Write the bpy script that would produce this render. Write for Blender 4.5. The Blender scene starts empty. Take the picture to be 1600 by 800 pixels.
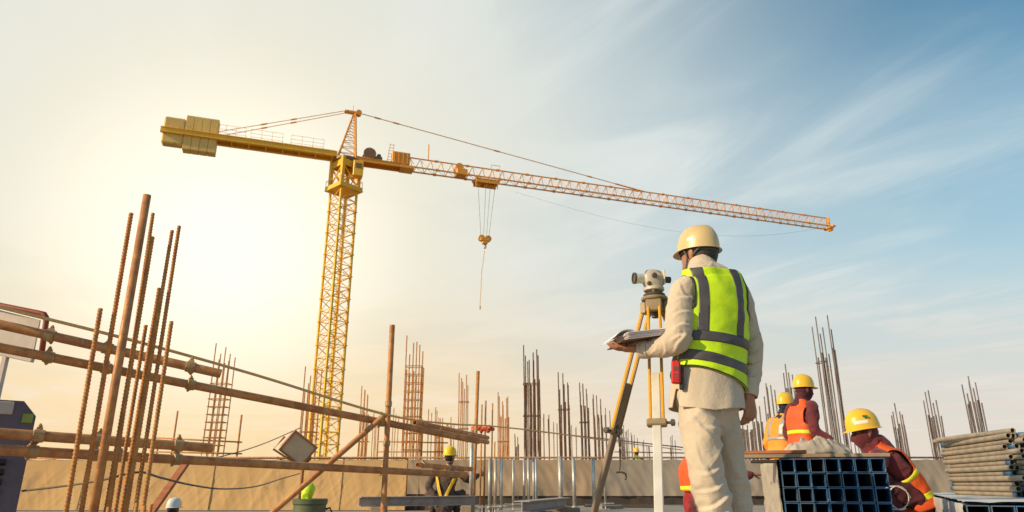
import bpy, math, random
from mathutils import Vector, Matrix, noise
random.seed(7)
V = Vector
SC = bpy.context.scene
COL = SC.collection
rad = math.radians

# ------------------------------------------------------------------ camera
EYE = 0.46
PITCH = rad(18.1)
FPX = 1090.0
cam_d = bpy.data.cameras.new('camera')
cam = bpy.data.objects.new('camera', cam_d)
COL.objects.link(cam)
cam.location = (0, 0, EYE)
cam.rotation_euler = (rad(90) + PITCH, 0, 0)
cam_d.sensor_width = 36.0
cam_d.lens = 36.0 * FPX / 1600.0
cam_d.clip_start = 0.05
cam_d.clip_end = 6000
cam_d.dof.use_dof = True
cam_d.dof.focus_distance = 3.8
cam_d.dof.aperture_fstop = 5.6
SC.camera = cam
CP, SP = math.cos(PITCH), math.sin(PITCH)


def ray(px, py):
    u, v = px - 800.0, 400.0 - py
    return V((u, FPX * CP - v * SP, FPX * SP + v * CP))


def at(px, py, Y):
    "world point seen in that direction, Y metres in front of the camera"
    d = ray(px, py)
    return V((0, 0, EYE)) + d * (Y / d.y)


def at_z(px, py, z):
    d = ray(px, py)
    return V((0, 0, EYE)) + d * ((z - EYE) / d.z)


# ------------------------------------------------------------------ light, sky, exposure
SUN_AZ, SUN_EL = rad(-116), rad(25)
sun_dir = V((math.sin(SUN_AZ) * math.cos(SUN_EL), math.cos(SUN_AZ) * math.cos(SUN_EL), math.sin(SUN_EL)))
sun_d = bpy.data.lights.new('sun', 'SUN')
sun_d.energy = 4.7
sun_d.angle = rad(0.6)
sun_d.color = (1.0, 0.75, 0.45)
sun = bpy.data.objects.new('sun', sun_d)
COL.objects.link(sun)
sun.rotation_euler = sun_dir.to_track_quat('Z', 'Y').to_euler()

SC.view_settings.view_transform = 'Standard'
SC.view_settings.look = 'None'
SC.view_settings.gamma = 1.0
SC.view_settings.use_curve_mapping = False
SC.view_settings.exposure = 0.06
try:
    SC.cycles.use_denoising = True
    SC.cycles.max_bounces = 6
except Exception:
    pass

world = bpy.data.worlds.new('World')
SC.world = world
world.use_nodes = True
wt = world.node_tree
wt.nodes.clear()


class G:
    "tiny node-graph helper"
    def __init__(s, tree):
        s.t = tree

    def n(s, kind, **kw):
        nd = s.t.nodes.new(kind)
        for k, v in kw.items():
            setattr(nd, k, v)
        return nd

    def put(s, sock, v):
        if isinstance(v, bpy.types.NodeSocket):
            s.t.links.new(v, sock)
        else:
            sock.default_value = v

    def m(s, op, a, b=None, c=None, clamp=False):
        nd = s.n('ShaderNodeMath', operation=op, use_clamp=clamp)
        s.put(nd.inputs[0], a)
        if b is not None:
            s.put(nd.inputs[1], b)
        if c is not None:
            s.put(nd.inputs[2], c)
        return nd.outputs[0]

    def vm(s, op, a, b=None):
        nd = s.n('ShaderNodeVectorMath', operation=op)
        s.put(nd.inputs[0], a)
        if b is not None:
            s.put(nd.inputs[1], b)
        return nd.outputs['Value'] if op in ('DOT_PRODUCT', 'LENGTH') else nd.outputs['Vector']

    def mix(s, f, a, b, blend='MIX'):
        nd = s.n('ShaderNodeMix', data_type='RGBA', blend_type=blend)
        s.put(nd.inputs[0], f)
        s.put(nd.inputs[6], a)
        s.put(nd.inputs[7], b)
        return nd.outputs[2]

    def step(s, v, lo, hi, a=0.0, b=1.0):
        nd = s.n('ShaderNodeMapRange', interpolation_type='SMOOTHSTEP')
        s.put(nd.inputs[0], v)
        for i, x in enumerate((lo, hi, a, b)):
            nd.inputs[i + 1].default_value = x
        return nd.outputs[0]

    def noise(s, vec, scale, detail=4, rough=0.55, dist=0.0):
        nd = s.n('ShaderNodeTexNoise')
        if vec is not None:
            s.put(nd.inputs['Vector'], vec)
        nd.inputs['Scale'].default_value = scale
        nd.inputs['Detail'].default_value = detail
        nd.inputs['Roughness'].default_value = rough
        nd.inputs['Distortion'].default_value = dist
        return nd.outputs['Fac']


g = G(wt)
tc = g.n('ShaderNodeTexCoord')
dirv = tc.outputs['Generated']
sep = g.n('ShaderNodeSeparateXYZ')
g.put(sep.inputs[0], dirv)
dx, dy, dz = sep.outputs
glow_dir = ray(350, 385).normalized()
gd = g.vm('DOT_PRODUCT', dirv, tuple(glow_dir))
ang = g.m('ARCCOSINE', g.m('MINIMUM', gd, 1.0))
sky = g.n('ShaderNodeTexSky', sky_type='NISHITA')
sky.sun_disc = False
sky.sun_elevation = SUN_EL
sky.sun_rotation = SUN_AZ
sky.air_density = 1.2
sky.dust_density = 1.0
sky.ozone_density = 1.0
bg_sky = g.n('ShaderNodeBackground')
g.put(bg_sky.inputs[0], g.mix(1.0, sky.outputs[0], (0.55, 0.99, 1.04, 1), 'MULTIPLY'))
bg_sky.inputs[1].default_value = 0.115
# haze veil: cream round the bright patch, pale grey further off, warm at the horizon
near = g.step(ang, rad(0), rad(34), 1.0, 0.0)
near2 = g.step(ang, rad(0), rad(17), 1.0, 0.0)
wide = g.step(ang, rad(12), rad(62), 1.0, 0.0)
low = g.step(dz, 0.0, 0.33, 1.0, 0.0)
hz = g.mix(low, (0.52, 0.66, 0.70, 1), (0.76, 0.68, 0.595, 1))
hz = g.mix(g.m('MULTIPLY', wide, 0.85), hz, g.mix(low, (0.74, 0.745, 0.69, 1), (0.95, 0.70, 0.40, 1)))
hz = g.mix(g.m('MULTIPLY', near, 0.85), hz, g.mix(low, (0.94, 0.86, 0.65, 1), (1.0, 0.70, 0.32, 1)))
hz = g.mix(near2, hz, (1.22, 1.13, 0.92, 1))
# thin cirrus, drawn out along one wind direction on a flat cloud deck
zc = g.m('MAXIMUM', dz, 0.06)
cx, cy = g.m('DIVIDE', dx, zc), g.m('DIVIDE', dy, zc)
sx, sy = 0.51, -0.86
ca = g.m('ADD', g.m('MULTIPLY', cx, sx), g.m('MULTIPLY', cy, sy))
cb = g.m('ADD', g.m('MULTIPLY', cx, sy), g.m('MULTIPLY', cy, -sx))
comb = g.n('ShaderNodeCombineXYZ')
g.put(comb.inputs[0], g.m('MULTIPLY', ca, 0.55))
g.put(comb.inputs[1], g.m('MULTIPLY', cb, 1.55))
n1 = g.noise(comb.outputs[0], 1.15, 7, 0.58, 1.1)
comb2 = g.n('ShaderNodeCombineXYZ')
g.put(comb2.inputs[0], ca)
g.put(comb2.inputs[1], cb)
comb2.inputs[2].default_value = 3.3
n2 = g.noise(comb2.outputs[0], 0.55, 4, 0.55, 0.3)
cir = g.m('MULTIPLY', g.step(n1, 0.36, 0.80), g.step(n2, 0.38, 0.62))
blue = g.m('MULTIPLY', g.step(ang, rad(16), rad(68)), g.step(dz, 0.06, 0.60))
soft = g.step(n2, 0.3, 0.7, -0.07, 0.10)
hfac = g.m('SUBTRACT', 1.0, g.m('MULTIPLY', blue, 1.12), clamp=True)
hfac = g.m('ADD', hfac, g.m('ADD', g.m('MULTIPLY', cir, 0.34), soft), clamp=True)
hz = g.mix(g.m('MULTIPLY', cir, 0.30), hz, (0.92, 0.90, 0.86, 1))
bg_h = g.n('ShaderNodeBackground')
g.put(bg_h.inputs[0], hz)
bg_h.inputs[1].default_value = 1.0
mixs = g.n('ShaderNodeMixShader')
g.put(mixs.inputs[0], hfac)
wt.links.new(bg_sky.outputs[0], mixs.inputs[1])
wt.links.new(bg_h.outputs[0], mixs.inputs[2])
wout = g.n('ShaderNodeOutputWorld')
wt.links.new(mixs.outputs[0], wout.inputs[0])

# ------------------------------------------------------------------ materials
MATS = {}


def mat(name, c1, c2=None, scale=8.0, rough=0.6, metal=0.0, bump=0.0, bscale=40.0, stretch=(1, 1, 1),
        c3=None, s3=30.0, t3=(0.58, 0.68), rough2=None, sheen=0.0, trans=0.0, weave=0.0, coat=0.0, crease=0.0):
    m = bpy.data.materials.new(name)
    m.use_nodes = True
    h = G(m.node_tree)
    b = m.node_tree.nodes['Principled BSDF']
    tcn = h.n('ShaderNodeTexCoord')
    mp = h.n('ShaderNodeMapping')
    h.put(mp.inputs[0], tcn.outputs['Object'])
    mp.inputs['Scale'].default_value = stretch
    vec = mp.outputs[0]
    c2 = c2 or tuple(x * 0.8 for x in c1)
    f = h.step(h.noise(vec, scale, 5, 0.6), 0.35, 0.65)
    col = h.mix(f, tuple(c1) + (1,), tuple(c2) + (1,))
    if c3:
        f3 = h.step(h.noise(vec, s3, 6, 0.65), t3[0], t3[1])
        col = h.mix(f3, col, tuple(c3) + (1,))
    h.put(b.inputs['Base Color'], col)
    if rough2 is not None:
        h.put(b.inputs['Roughness'], h.step(h.noise(vec, scale * 2.3, 4, 0.6), 0.3, 0.7, rough, rough2))
    else:
        b.inputs['Roughness'].default_value = rough
    b.inputs['Metallic'].default_value = metal
    if sheen:
        b.inputs['Sheen Weight'].default_value = sheen
    if coat:
        b.inputs['Coat Weight'].default_value = coat
    if trans:
        b.inputs['Transmission Weight'].default_value = trans
    if bump or weave:
        bn = h.n('ShaderNodeBump')
        bn.inputs['Strength'].default_value = max(bump, 0.25) if bump else 0.3
        bn.inputs['Distance'].default_value = 0.004
        hgt = h.noise(vec, bscale, 5, 0.6)
        if weave:
            wv = h.n('ShaderNodeTexWave', wave_type='BANDS', bands_direction='DIAGONAL')
            h.put(wv.inputs['Vector'], tcn.outputs['Object'])
            wv.inputs['Scale'].default_value = weave
            hgt = h.m('ADD', hgt, h.m('MULTIPLY', wv.outputs['Fac'], 0.25))
        h.put(bn.inputs['Height'], hgt)
        h.put(b.inputs['Normal'], bn.outputs[0])
    if crease:
        b2 = h.n('ShaderNodeBump')
        b2.inputs['Strength'].default_value = crease
        b2.inputs['Distance'].default_value = 0.02
        r1 = h.m('ABSOLUTE', h.m('SUBTRACT', h.noise(tcn.outputs['Object'], 6.0, 2, 0.45, 0.7), 0.5))
        r2 = h.m('ABSOLUTE', h.m('SUBTRACT', h.noise(tcn.outputs['Object'], 21.0, 2, 0.5, 0.8), 0.5))
        h.put(b2.inputs['Height'], h.m('SUBTRACT', 1.0, h.m('ADD', h.step(r1, 0.0, 0.16), h.m('MULTIPLY', h.step(r2, 0.0, 0.12), 0.35))))
        if bump or weave:
            h.put(b2.inputs['Normal'], bn.outputs[0])
        h.put(b.inputs['Normal'], b2.outputs[0])
    MATS[name] = m
    return m


mat('rust', (0.57, 0.25, 0.065), (0.40, 0.16, 0.045), 14, 0.75, 0.0, 0.4, 120, c3=(0.36, 0.20, 0.10), s3=22)
mat('rust_dark', (0.16, 0.075, 0.045), (0.10, 0.05, 0.035), 10, 0.75, 0.2, 0.3, 90, c3=(0.25, 0.12, 0.06), s3=18)
mat('bar_grey', (0.20, 0.15, 0.13), (0.13, 0.10, 0.09), 6, 0.6, 0.3, 0.3, 60, c3=(0.30, 0.15, 0.08), s3=9)
mat('scaffold', (0.60, 0.275, 0.095), (0.40, 0.16, 0.058), 13, 0.42, 0.1, 0.4, 130, c3=(0.56, 0.38, 0.23), s3=34, t3=(0.60, 0.70), rough2=0.75)
mat('coupler', (0.52, 0.33, 0.14), (0.36, 0.20, 0.09), 25, 0.5, 0.1, 0.4, 150, c3=(0.2, 0.1, 0.05), s3=60)
mat('galv', (0.55, 0.53, 0.50), (0.40, 0.39, 0.37), 12, 0.45, 0.5, 0.2, 90, c3=(0.3, 0.24, 0.19), s3=14)
mat('crane', (0.92, 0.53, 0.030), (0.86, 0.46, 0.024), 0.7, 0.42, 0.0, c3=(0.45, 0.2, 0.04), s3=2.5, t3=(0.62, 0.74))
mat('crane_jib', (0.86, 0.37, 0.034), (0.78, 0.32, 0.03), 0.5, 0.45, 0.0, c3=(0.33, 0.13, 0.05), s3=2.2, t3=(0.6, 0.72))
mat('crane_dark', (0.30, 0.15, 0.07), (0.20, 0.10, 0.05), 3, 0.55, 0.2)
mat('ballast', (0.84, 0.55, 0.17), (0.72, 0.47, 0.15), 0.9, 0.85, 0.0, 0.3, 6, c3=(0.52, 0.36, 0.16), s3=2.0)
mat('cable', (0.16, 0.12, 0.10), (0.10, 0.08, 0.07), 4, 0.6, 0.2)
mat('rope', (0.78, 0.47, 0.18), (0.66, 0.39, 0.15), 60, 0.8)
mat('concrete', (0.33, 0.295, 0.25), (0.25, 0.225, 0.19), 1.3, 0.9, 0, 0.4, 25, c3=(0.17, 0.15, 0.125), s3=3.0)
mat('earth', (0.24, 0.19, 0.14), (0.17, 0.14, 0.10), 0.2, 0.95)
mat('net', (0.41, 0.30, 0.20), (0.32, 0.235, 0.16), 1.4, 0.9, 0, 0.3, 60, stretch=(1, 1, 0.5), c3=(0.24, 0.195, 0.15), s3=2.4, weave=60)
mat('net_warm', (0.64, 0.405, 0.18), (0.56, 0.345, 0.15), 1.1, 0.9, 0, 0.3, 60, stretch=(1.0, 1, 0.5), c3=(0.44, 0.275, 0.135), s3=2.2, weave=60)
mat('net_grey', (0.33, 0.275, 0.225), (0.26, 0.22, 0.18), 1.4, 0.9, 0, 0.3, 60, stretch=(1, 1, 0.5), c3=(0.21, 0.18, 0.15), s3=2.4, weave=60)
mat('blue_worn', (0.05, 0.12, 0.22), (0.10, 0.14, 0.19), 12, 0.5, 0.2, 0.2, 120, c3=(0.30, 0.24, 0.19), s3=15)
mat('dark_board', (0.070, 0.050, 0.038), (0.045, 0.034, 0.028), 5, 0.8, 0, 0.3, 40)
mat('skin', (0.42, 0.19, 0.105), (0.36, 0.155, 0.085), 14, 0.5, 0, 0.15, 240)
mat('skin_dark', (0.24, 0.105, 0.062), (0.19, 0.085, 0.05), 14, 0.5, 0, 0.15, 240)
mat('hair', (0.018, 0.014, 0.013), (0.03, 0.024, 0.02), 60, 0.55, 0, 0.5, 260, stretch=(1, 1, 0.2))
mat('shirt', (0.60, 0.50, 0.385), (0.54, 0.445, 0.345), 5, 0.85, 0, 0.25, 190, sheen=0.15, weave=420, crease=0.12, c3=(0.47, 0.385, 0.29), s3=5, t3=(0.58, 0.80))
mat('trouser', (0.61, 0.51, 0.40), (0.545, 0.455, 0.355), 4, 0.85, 0, 0.25, 190, sheen=0.15, weave=420, crease=0.12, c3=(0.47, 0.385, 0.29), s3=5, t3=(0.58, 0.80))
mat('hivis', (0.60, 0.87, 0.006), (0.54, 0.80, 0.005), 4, 0.6, 0, 0.2, 260, weave=500, crease=0.08)
mat('hivis_orange', (0.74, 0.105, 0.016), (0.64, 0.085, 0.013), 5, 0.65, 0, 0.2, 260, crease=0.12)
mat('hivis_amber', (0.84, 0.32, 0.022), (0.76, 0.26, 0.02), 5, 0.65, 0, 0.2, 260, crease=0.12)
mat('tape_grey', (0.088, 0.080, 0.088), (0.07, 0.065, 0.07), 14, 0.45, 0.15, 0.15, 300)
mat('tape_silver', (0.42, 0.38, 0.33), (0.34, 0.31, 0.28), 14, 0.45, 0.2)
mat('tape_lime', (0.70, 0.74, 0.03), (0.62, 0.66, 0.03), 14, 0.5)
mat('black', (0.018, 0.017, 0.017), (0.028, 0.026, 0.026), 20, 0.6, 0, 0.2, 150)
mat('strap_grey', (0.11, 0.10, 0.10), (0.075, 0.07, 0.072), 30, 0.7, 0, 0.2, 200)
mat('helmet_cream', (0.66, 0.49, 0.235), (0.60, 0.445, 0.21), 9, 0.24, 0, 0.1, 160, coat=0.3, c3=(0.50, 0.37, 0.19), s3=34, t3=(0.62, 0.72), rough2=0.42)
mat('helmet_yellow', (0.84, 0.50, 0.030), (0.79, 0.455, 0.026), 3, 0.3, 0, coat=0.25, c3=(0.60, 0.36, 0.05), s3=30, t3=(0.60, 0.74))
mat('helmet_bright', (0.88, 0.62, 0.010), (0.84, 0.57, 0.010), 3, 0.3, 0, coat=0.25, c3=(0.60, 0.36, 0.05), s3=30, t3=(0.60, 0.74))
mat('helmet_white', (0.78, 0.77, 0.74), (0.72, 0.71, 0.68), 5, 0.35, 0, coat=0.2)
mat('off_white', (0.78, 0.76, 0.70), (0.74, 0.72, 0.67), 5, 0.4)
mat('label_green', (0.03, 0.22, 0.05), (0.02, 0.16, 0.04), 5, 0.5)
mat('maroon', (0.15, 0.014, 0.022), (0.095, 0.010, 0.016), 8, 0.85, 0, 0.25, 200, sheen=0.2, crease=0.12)
mat('maroon_dark', (0.085, 0.013, 0.022), (0.055, 0.009, 0.016), 8, 0.85, 0, 0.25, 200)
mat('red_cloth', (0.36, 0.018, 0.028), (0.27, 0.014, 0.022), 8, 0.85, 0, 0.25, 200, crease=0.12)
mat('navy', (0.018, 0.020, 0.045), (0.012, 0.013, 0.03), 10, 0.85, 0, 0.25, 200)
mat('camo', (0.10, 0.065, 0.05), (0.055, 0.04, 0.035), 16, 0.85, 0, 0.3, 150, c3=(0.16, 0.10, 0.075), s3=13, crease=0.12)
mat('purple', (0.16, 0.03, 0.13), (0.12, 0.02, 0.10), 8, 0.85)
mat('magenta', (0.42, 0.02, 0.26), (0.34, 0.016, 0.2), 8, 0.8)
mat('harness', (0.80, 0.50, 0.02), (0.72, 0.43, 0.02), 18, 0.6)
mat('tripod_yellow', (0.76, 0.37, 0.014), (0.68, 0.32, 0.012), 10, 0.35, 0, 0.1, 80, coat=0.2)
mat('tripod_white', (0.70, 0.665, 0.60), (0.62, 0.59, 0.53), 9, 0.4, 0.15)
mat('tripod_brown', (0.30, 0.225, 0.165), (0.24, 0.18, 0.13), 9, 0.4, 0.3)
mat('level_body', (0.54, 0.48, 0.385), (0.48, 0.425, 0.34), 14, 0.4, 0, 0.1, 120)
mat('level_white', (0.80, 0.77, 0.70), (0.76, 0.73, 0.66), 14, 0.3)
mat('level_dark', (0.10, 0.08, 0.062), (0.075, 0.06, 0.05), 14, 0.45)
mat('bronze', (0.34, 0.25, 0.145), (0.27, 0.20, 0.12), 16, 0.5, 0.2, 0.2, 120)
mat('lens_glass', (0.02, 0.022, 0.03), (0.015, 0.016, 0.02), 5, 0.08, 0)
mat('clip_board', (0.20, 0.085, 0.04), (0.16, 0.065, 0.03), 12, 0.6, 0, 0.1, 80)
mat('paper', (0.84, 0.79, 0.82), (0.80, 0.75, 0.79), 10, 0.8)
mat('radio_red', (0.62, 0.022, 0.022), (0.52, 0.018, 0.018), 12, 0.4)
mat('blue_steel', (0.045, 0.16, 0.33), (0.035, 0.11, 0.25), 16, 0.45, 0.25, 0.2, 120, c3=(0.26, 0.29, 0.32), s3=20)
mat('tube_grey', (0.52, 0.47, 0.39), (0.42, 0.38, 0.32), 5, 0.5, 0.1, 0.2, 60, stretch=(3, 0.3, 3), c3=(0.25, 0.24, 0.23), s3=6)
mat('wrap_white', (0.66, 0.64, 0.62), (0.57, 0.56, 0.56), 5, 0.45, 0, 0.3, 30)
mat('pipe_worn', (0.36, 0.305, 0.235), (0.26, 0.225, 0.18), 9, 0.6, 0.1, 0.35, 110, c3=(0.20, 0.18, 0.155), s3=12, t3=(0.54, 0.66))
mat('pipe_blue', (0.045, 0.15, 0.31), (0.035, 0.11, 0.23), 9, 0.5, 0.1, 0.2, 90, c3=(0.24, 0.25, 0.25), s3=16)
mat('plank_red', (0.42, 0.145, 0.060), (0.33, 0.11, 0.045), 6, 0.75, 0, 0.3, 60, stretch=(0.4, 3, 3))
mat('plank', (0.33, 0.25, 0.17), (0.25, 0.185, 0.125), 6, 0.8, 0, 0.4, 50, stretch=(0.4, 3, 3))
mat('sack', (0.47, 0.415, 0.345), (0.37, 0.325, 0.275), 10, 0.85, 0, 0.35, 90, c3=(0.24, 0.22, 0.21), s3=6)
mat('machine_blue', (0.135, 0.11, 0.145), (0.105, 0.085, 0.115), 4, 0.5, 0, 0.15, 50, c3=(0.12, 0.09, 0.1), s3=7)
mat('machine_dark', (0.055, 0.022, 0.012), (0.035, 0.016, 0.01), 4, 0.7)
mat('machine_plate', (0.56, 0.47, 0.42), (0.46, 0.38, 0.34), 6, 0.6, 0, 0.2, 50)
mat('sticker_green', (0.30, 0.36, 0.06), (0.26, 0.3, 0.05), 6, 0.5)
mat('frame_red', (0.32, 0.065, 0.022), (0.25, 0.05, 0.018), 8, 0.5, 0.1, 0.2, 60)
mat('panel_white', (0.62, 0.53, 0.46), (0.53, 0.45, 0.39), 5, 0.6, 0, 0.2, 40)
mat('lamp_case', (0.38, 0.15, 0.050), (0.30, 0.115, 0.04), 8, 0.55, 0.1)
mat('lamp_glass', (0.60, 0.45, 0.30), (0.52, 0.39, 0.26), 6, 0.35)
mat('green_can', (0.13, 0.155, 0.085), (0.10, 0.12, 0.065), 6, 0.5, 0.1, 0.2, 60, c3=(0.20, 0.15, 0.09), s3=9)
mat('lime_bag', (0.62, 0.86, 0.02), (0.54, 0.78, 0.02), 9, 0.55, 0, 0.3, 60)
mat('beam_grey', (0.40, 0.345, 0.33), (0.32, 0.275, 0.265), 6, 0.55, 0.2, 0.2, 60, c3=(0.3, 0.18, 0.12), s3=9)
mat('rust_panel', (0.16, 0.062, 0.032), (0.115, 0.045, 0.025), 5, 0.8, 0, 0.3, 40)
mat('orange_tape', (0.78, 0.13, 0.03), (0.66, 0.10, 0.03), 12, 0.6)
mat('glove', (0.62, 0.56, 0.48), (0.5, 0.45, 0.4), 10, 0.85)
mat('eye', (0.03, 0.02, 0.018), (0.02, 0.015, 0.012), 10, 0.15)


# ------------------------------------------------------------------ mesh helpers
def link(o, parent=None):
    COL.objects.link(o)
    if parent is not None:
        o.parent = parent
    return o


def root_of(o):
    while o.parent is not None:
        o = o.parent
    return o


def tag(o, label, cat, group=None):
    o['label'] = label
    o['category'] = cat
    if group:
        o['group'] = group
    return o


def thing(name, loc, label, cat, group=None):
    o = bpy.data.objects.new(name, None)
    o.empty_display_size = 0.1
    o.location = loc
    link(o)
    return tag(o, label, cat, group)


def put_mesh(name, me, m, parent=None, smooth=False):
    "me holds world coordinates; a part is re-based onto its thing"
    if parent is not None:
        off = root_of(parent).location
        me.transform(Matrix.Translation(-off))
    me.materials.clear()
    me.materials.append(MATS[m])
    if smooth:
        me.polygons.foreach_set('use_smooth', [True] * len(me.polygons))
    me.update()
    o = bpy.data.objects.new(name, me)
    return link(o, parent)


def rot_to(d):
    return V(d).to_track_quat('Z', 'Y').to_matrix()


class MB:
    def __init__(s):
        s.v, s.f = [], []

    def add(s, verts, faces):
        o = len(s.v)
        s.v += [tuple(x) for x in verts]
        s.f += [tuple(i + o for i in f) for f in faces]
        return s

    def box(s, c, size, R=None, bev=0.0):
        hx, hy, hz = size[0] / 2, size[1] / 2, size[2] / 2
        R = R or Matrix.Identity(3)
        c = V(c)
        if bev <= 0:
            P = [V((x, y, z)) for z in (-hz, hz) for x, y in ((-hx, -hy), (hx, -hy), (hx, hy), (-hx, hy))]
            s.add([c + R @ p for p in P], [(3, 2, 1, 0), (4, 5, 6, 7), (0, 1, 5, 4), (1, 2, 6, 5), (2, 3, 7, 6), (3, 0, 4, 7)])
        else:
            b = bev
            rings = []
            for z, i in ((-hz, b), (-hz + b, 0), (hz - b, 0), (hz, b)):
                ax, ay = hx - i, hy - i
                q = min(b, 1) if i == 0 else b * 0.4
                rings.append([(ax - q, -ay, z), (ax, -ay + q, z), (ax, ay - q, z), (ax - q, ay, z),
                              (-ax + q, ay, z), (-ax, ay - q, z), (-ax, -ay + q, z), (-ax + q, -ay, z)])
            vs = [c + R @ V(p) for r in rings for p in r]
            fs = [tuple(range(7, -1, -1)), tuple(range(24, 32))]
            for k in range(3):
                for j in range(8):
                    a, d = k * 8 + j, k * 8 + (j + 1) % 8
                    fs.append((a, d, d + 8, a + 8))
            s.add(vs, fs)
        return s

    def tube(s, p, q, r, n=8, r2=None, cap=True):
        p, q = V(p), V(q)
        R = rot_to(q - p)
        r2 = r if r2 is None else r2
        vs = []
        for c, rr in ((p, r), (q, r2)):
            for k in range(n):
                a = 2 * math.pi * k / n
                vs.append(c + R @ V((rr * math.cos(a), rr * math.sin(a), 0)))
        fs = [(k, (k + 1) % n, n + (k + 1) % n, n + k) for k in range(n)]
        if cap:
            fs += [tuple(range(n - 1, -1, -1)), tuple(range(n, 2 * n))]
        return s.add(vs, fs)

    def pipe(s, p, q, ro, ri, n=16):
        p, q = V(p), V(q)
        R = rot_to(q - p)
        vs = []
        for c, rr in ((p, ro), (q, ro), (q, ri), (p, ri)):
            for k in range(n):
                a = 2 * math.pi * k / n
                vs.append(c + R @ V((rr * math.cos(a), rr * math.sin(a), 0)))
        fs = []
        for j in range(4):
            for k in range(n):
                a, b = j * n + k, j * n + (k + 1) % n
                c2, d2 = ((j + 1) % 4) * n + k, ((j + 1) % 4) * n + (k + 1) % n
                fs.append((a, b, d2, c2))
        return s.add(vs, fs)

    def path(s, pts, r, n=6):
        pts = [V(p) for p in pts]
        vs, m = [], len(pts)
        up = V((0, 0, 1))
        for i, p in enumerate(pts):
            t = (pts[min(i + 1, m - 1)] - pts[max(i - 1, 0)]).normalized()
            a = t.cross(up)
            if a.length < 1e-3:
                a = t.cross(V((1, 0, 0)))
            a.normalize()
            b = a.cross(t)
            rr = r[i] if isinstance(r, (list, tuple)) else r
            for k in range(n):
                w = 2 * math.pi * k / n
                vs.append(p + a * rr * math.cos(w) + b * rr * math.sin(w))
        fs = [(i * n + k, i * n + (k + 1) % n, (i + 1) * n + (k + 1) % n, (i + 1) * n + k) for i in range(m - 1) for k in range(n)]
        fs += [tuple(range(n - 1, -1, -1)), tuple((m - 1) * n + k for k in range(n))]
        return s.add(vs, fs)

    def lathe(s, c, prof, n=24, R=None, sx=1, sy=1):
        "prof: (radius, height) pairs, closed at both ends"
        R = R or Matrix.Identity(3)
        c = V(c)
        vs, fs = [], []
        for r, z in prof:
            for k in range(n):
                a = 2 * math.pi * k / n
                vs.append(c + R @ V((r * sx * math.cos(a), r * sy * math.sin(a), z)))
        for i in range(len(prof) - 1):
            for k in range(n):
                fs.append((i * n + k, i * n + (k + 1) % n, (i + 1) * n + (k + 1) % n, (i + 1) * n + k))
        fs += [tuple(range(n - 1, -1, -1)), tuple((len(prof) - 1) * n + k for k in range(n))]
        return s.add(vs, fs)

    def mesh(s, name='mesh'):
        me = bpy.data.meshes.new(name)
        me.from_pydata(s.v, [], s.f)
        me.update()
        return me

    def build(s, name, m, parent=None, smooth=False, angle=None):
        o = put_mesh(name, s.mesh(name), m, parent, smooth)
        if angle:
            soft(o, angle)
        return o


def soft(o, deg=40):
    "smooth shading with sharp edges above an angle"
    me = o.data
    me.polygons.foreach_set('use_smooth', [True] * len(me.polygons))
    lim = rad(deg)
    em = {}
    for p in me.polygons:
        for k in p.edge_keys:
            em.setdefault(k, []).append(p.normal)
    at_ = me.attributes.new('sharp_edge', 'BOOLEAN', 'EDGE')
    vals = []
    for e in me.edges:
        ns = em.get(tuple(sorted(e.vertices)), [])
        vals.append(len(ns) == 2 and ns[0].length > 0 and ns[1].length > 0 and ns[0].angle(ns[1]) > lim)
    at_.data.foreach_set('value', vals)
    return o


def catmull(c, sub):
    "c: list of tuples of floats / vectors flattened"
    out = []
    n = len(c)
    for i in range(n - 1):
        p0, p1, p2, p3 = c[max(i - 1, 0)], c[i], c[i + 1], c[min(i + 2, n - 1)]
        for k in range(sub):
            t = k / sub
            out.append(tuple(0.5 * (2 * b + (c2 - a) * t + (2 * a - 5 * b + 4 * c2 - d) * t * t + (3 * b - a - 3 * c2 + d) * t ** 3)
                             for a, b, c2, d in zip(p0, p1, p2, p3)))
    out.append(tuple(c[-1]))
    return out


def loft_rings(ctrl, lat, n=20, sub=4, sq=2.0, inflate=0.0):
    "ctrl: (pos, a, b); returns rings of (point, lateral, side, distance along)"
    rows = catmull([(*V(p), a + inflate, b + inflate) for p, a, b in ctrl], sub)
    P = [V(r[:3]) for r in rows]
    lat = V(lat)
    rings, s = [], 0.0
    for i, r in enumerate(rows):
        if i:
            s += (P[i] - P[i - 1]).length
        t = (P[min(i + 1, len(P) - 1)] - P[max(i - 1, 0)]).normalized()
        l = (lat - t * lat.dot(t)).normalized()
        d = t.cross(l)
        ring = []
        for k in range(n):
            w = 2 * math.pi * k / n
            c, sn = math.cos(w), math.sin(w)
            e = 2.0 / sq
            cc = math.copysign(abs(c) ** e, c)
            ss = math.copysign(abs(sn) ** e, sn)
            ring.append((P[i] + l * r[3] * cc + d * r[4] * ss, r[3] * cc, r[4] * ss, s))
        rings.append(ring)
    return rings


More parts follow.
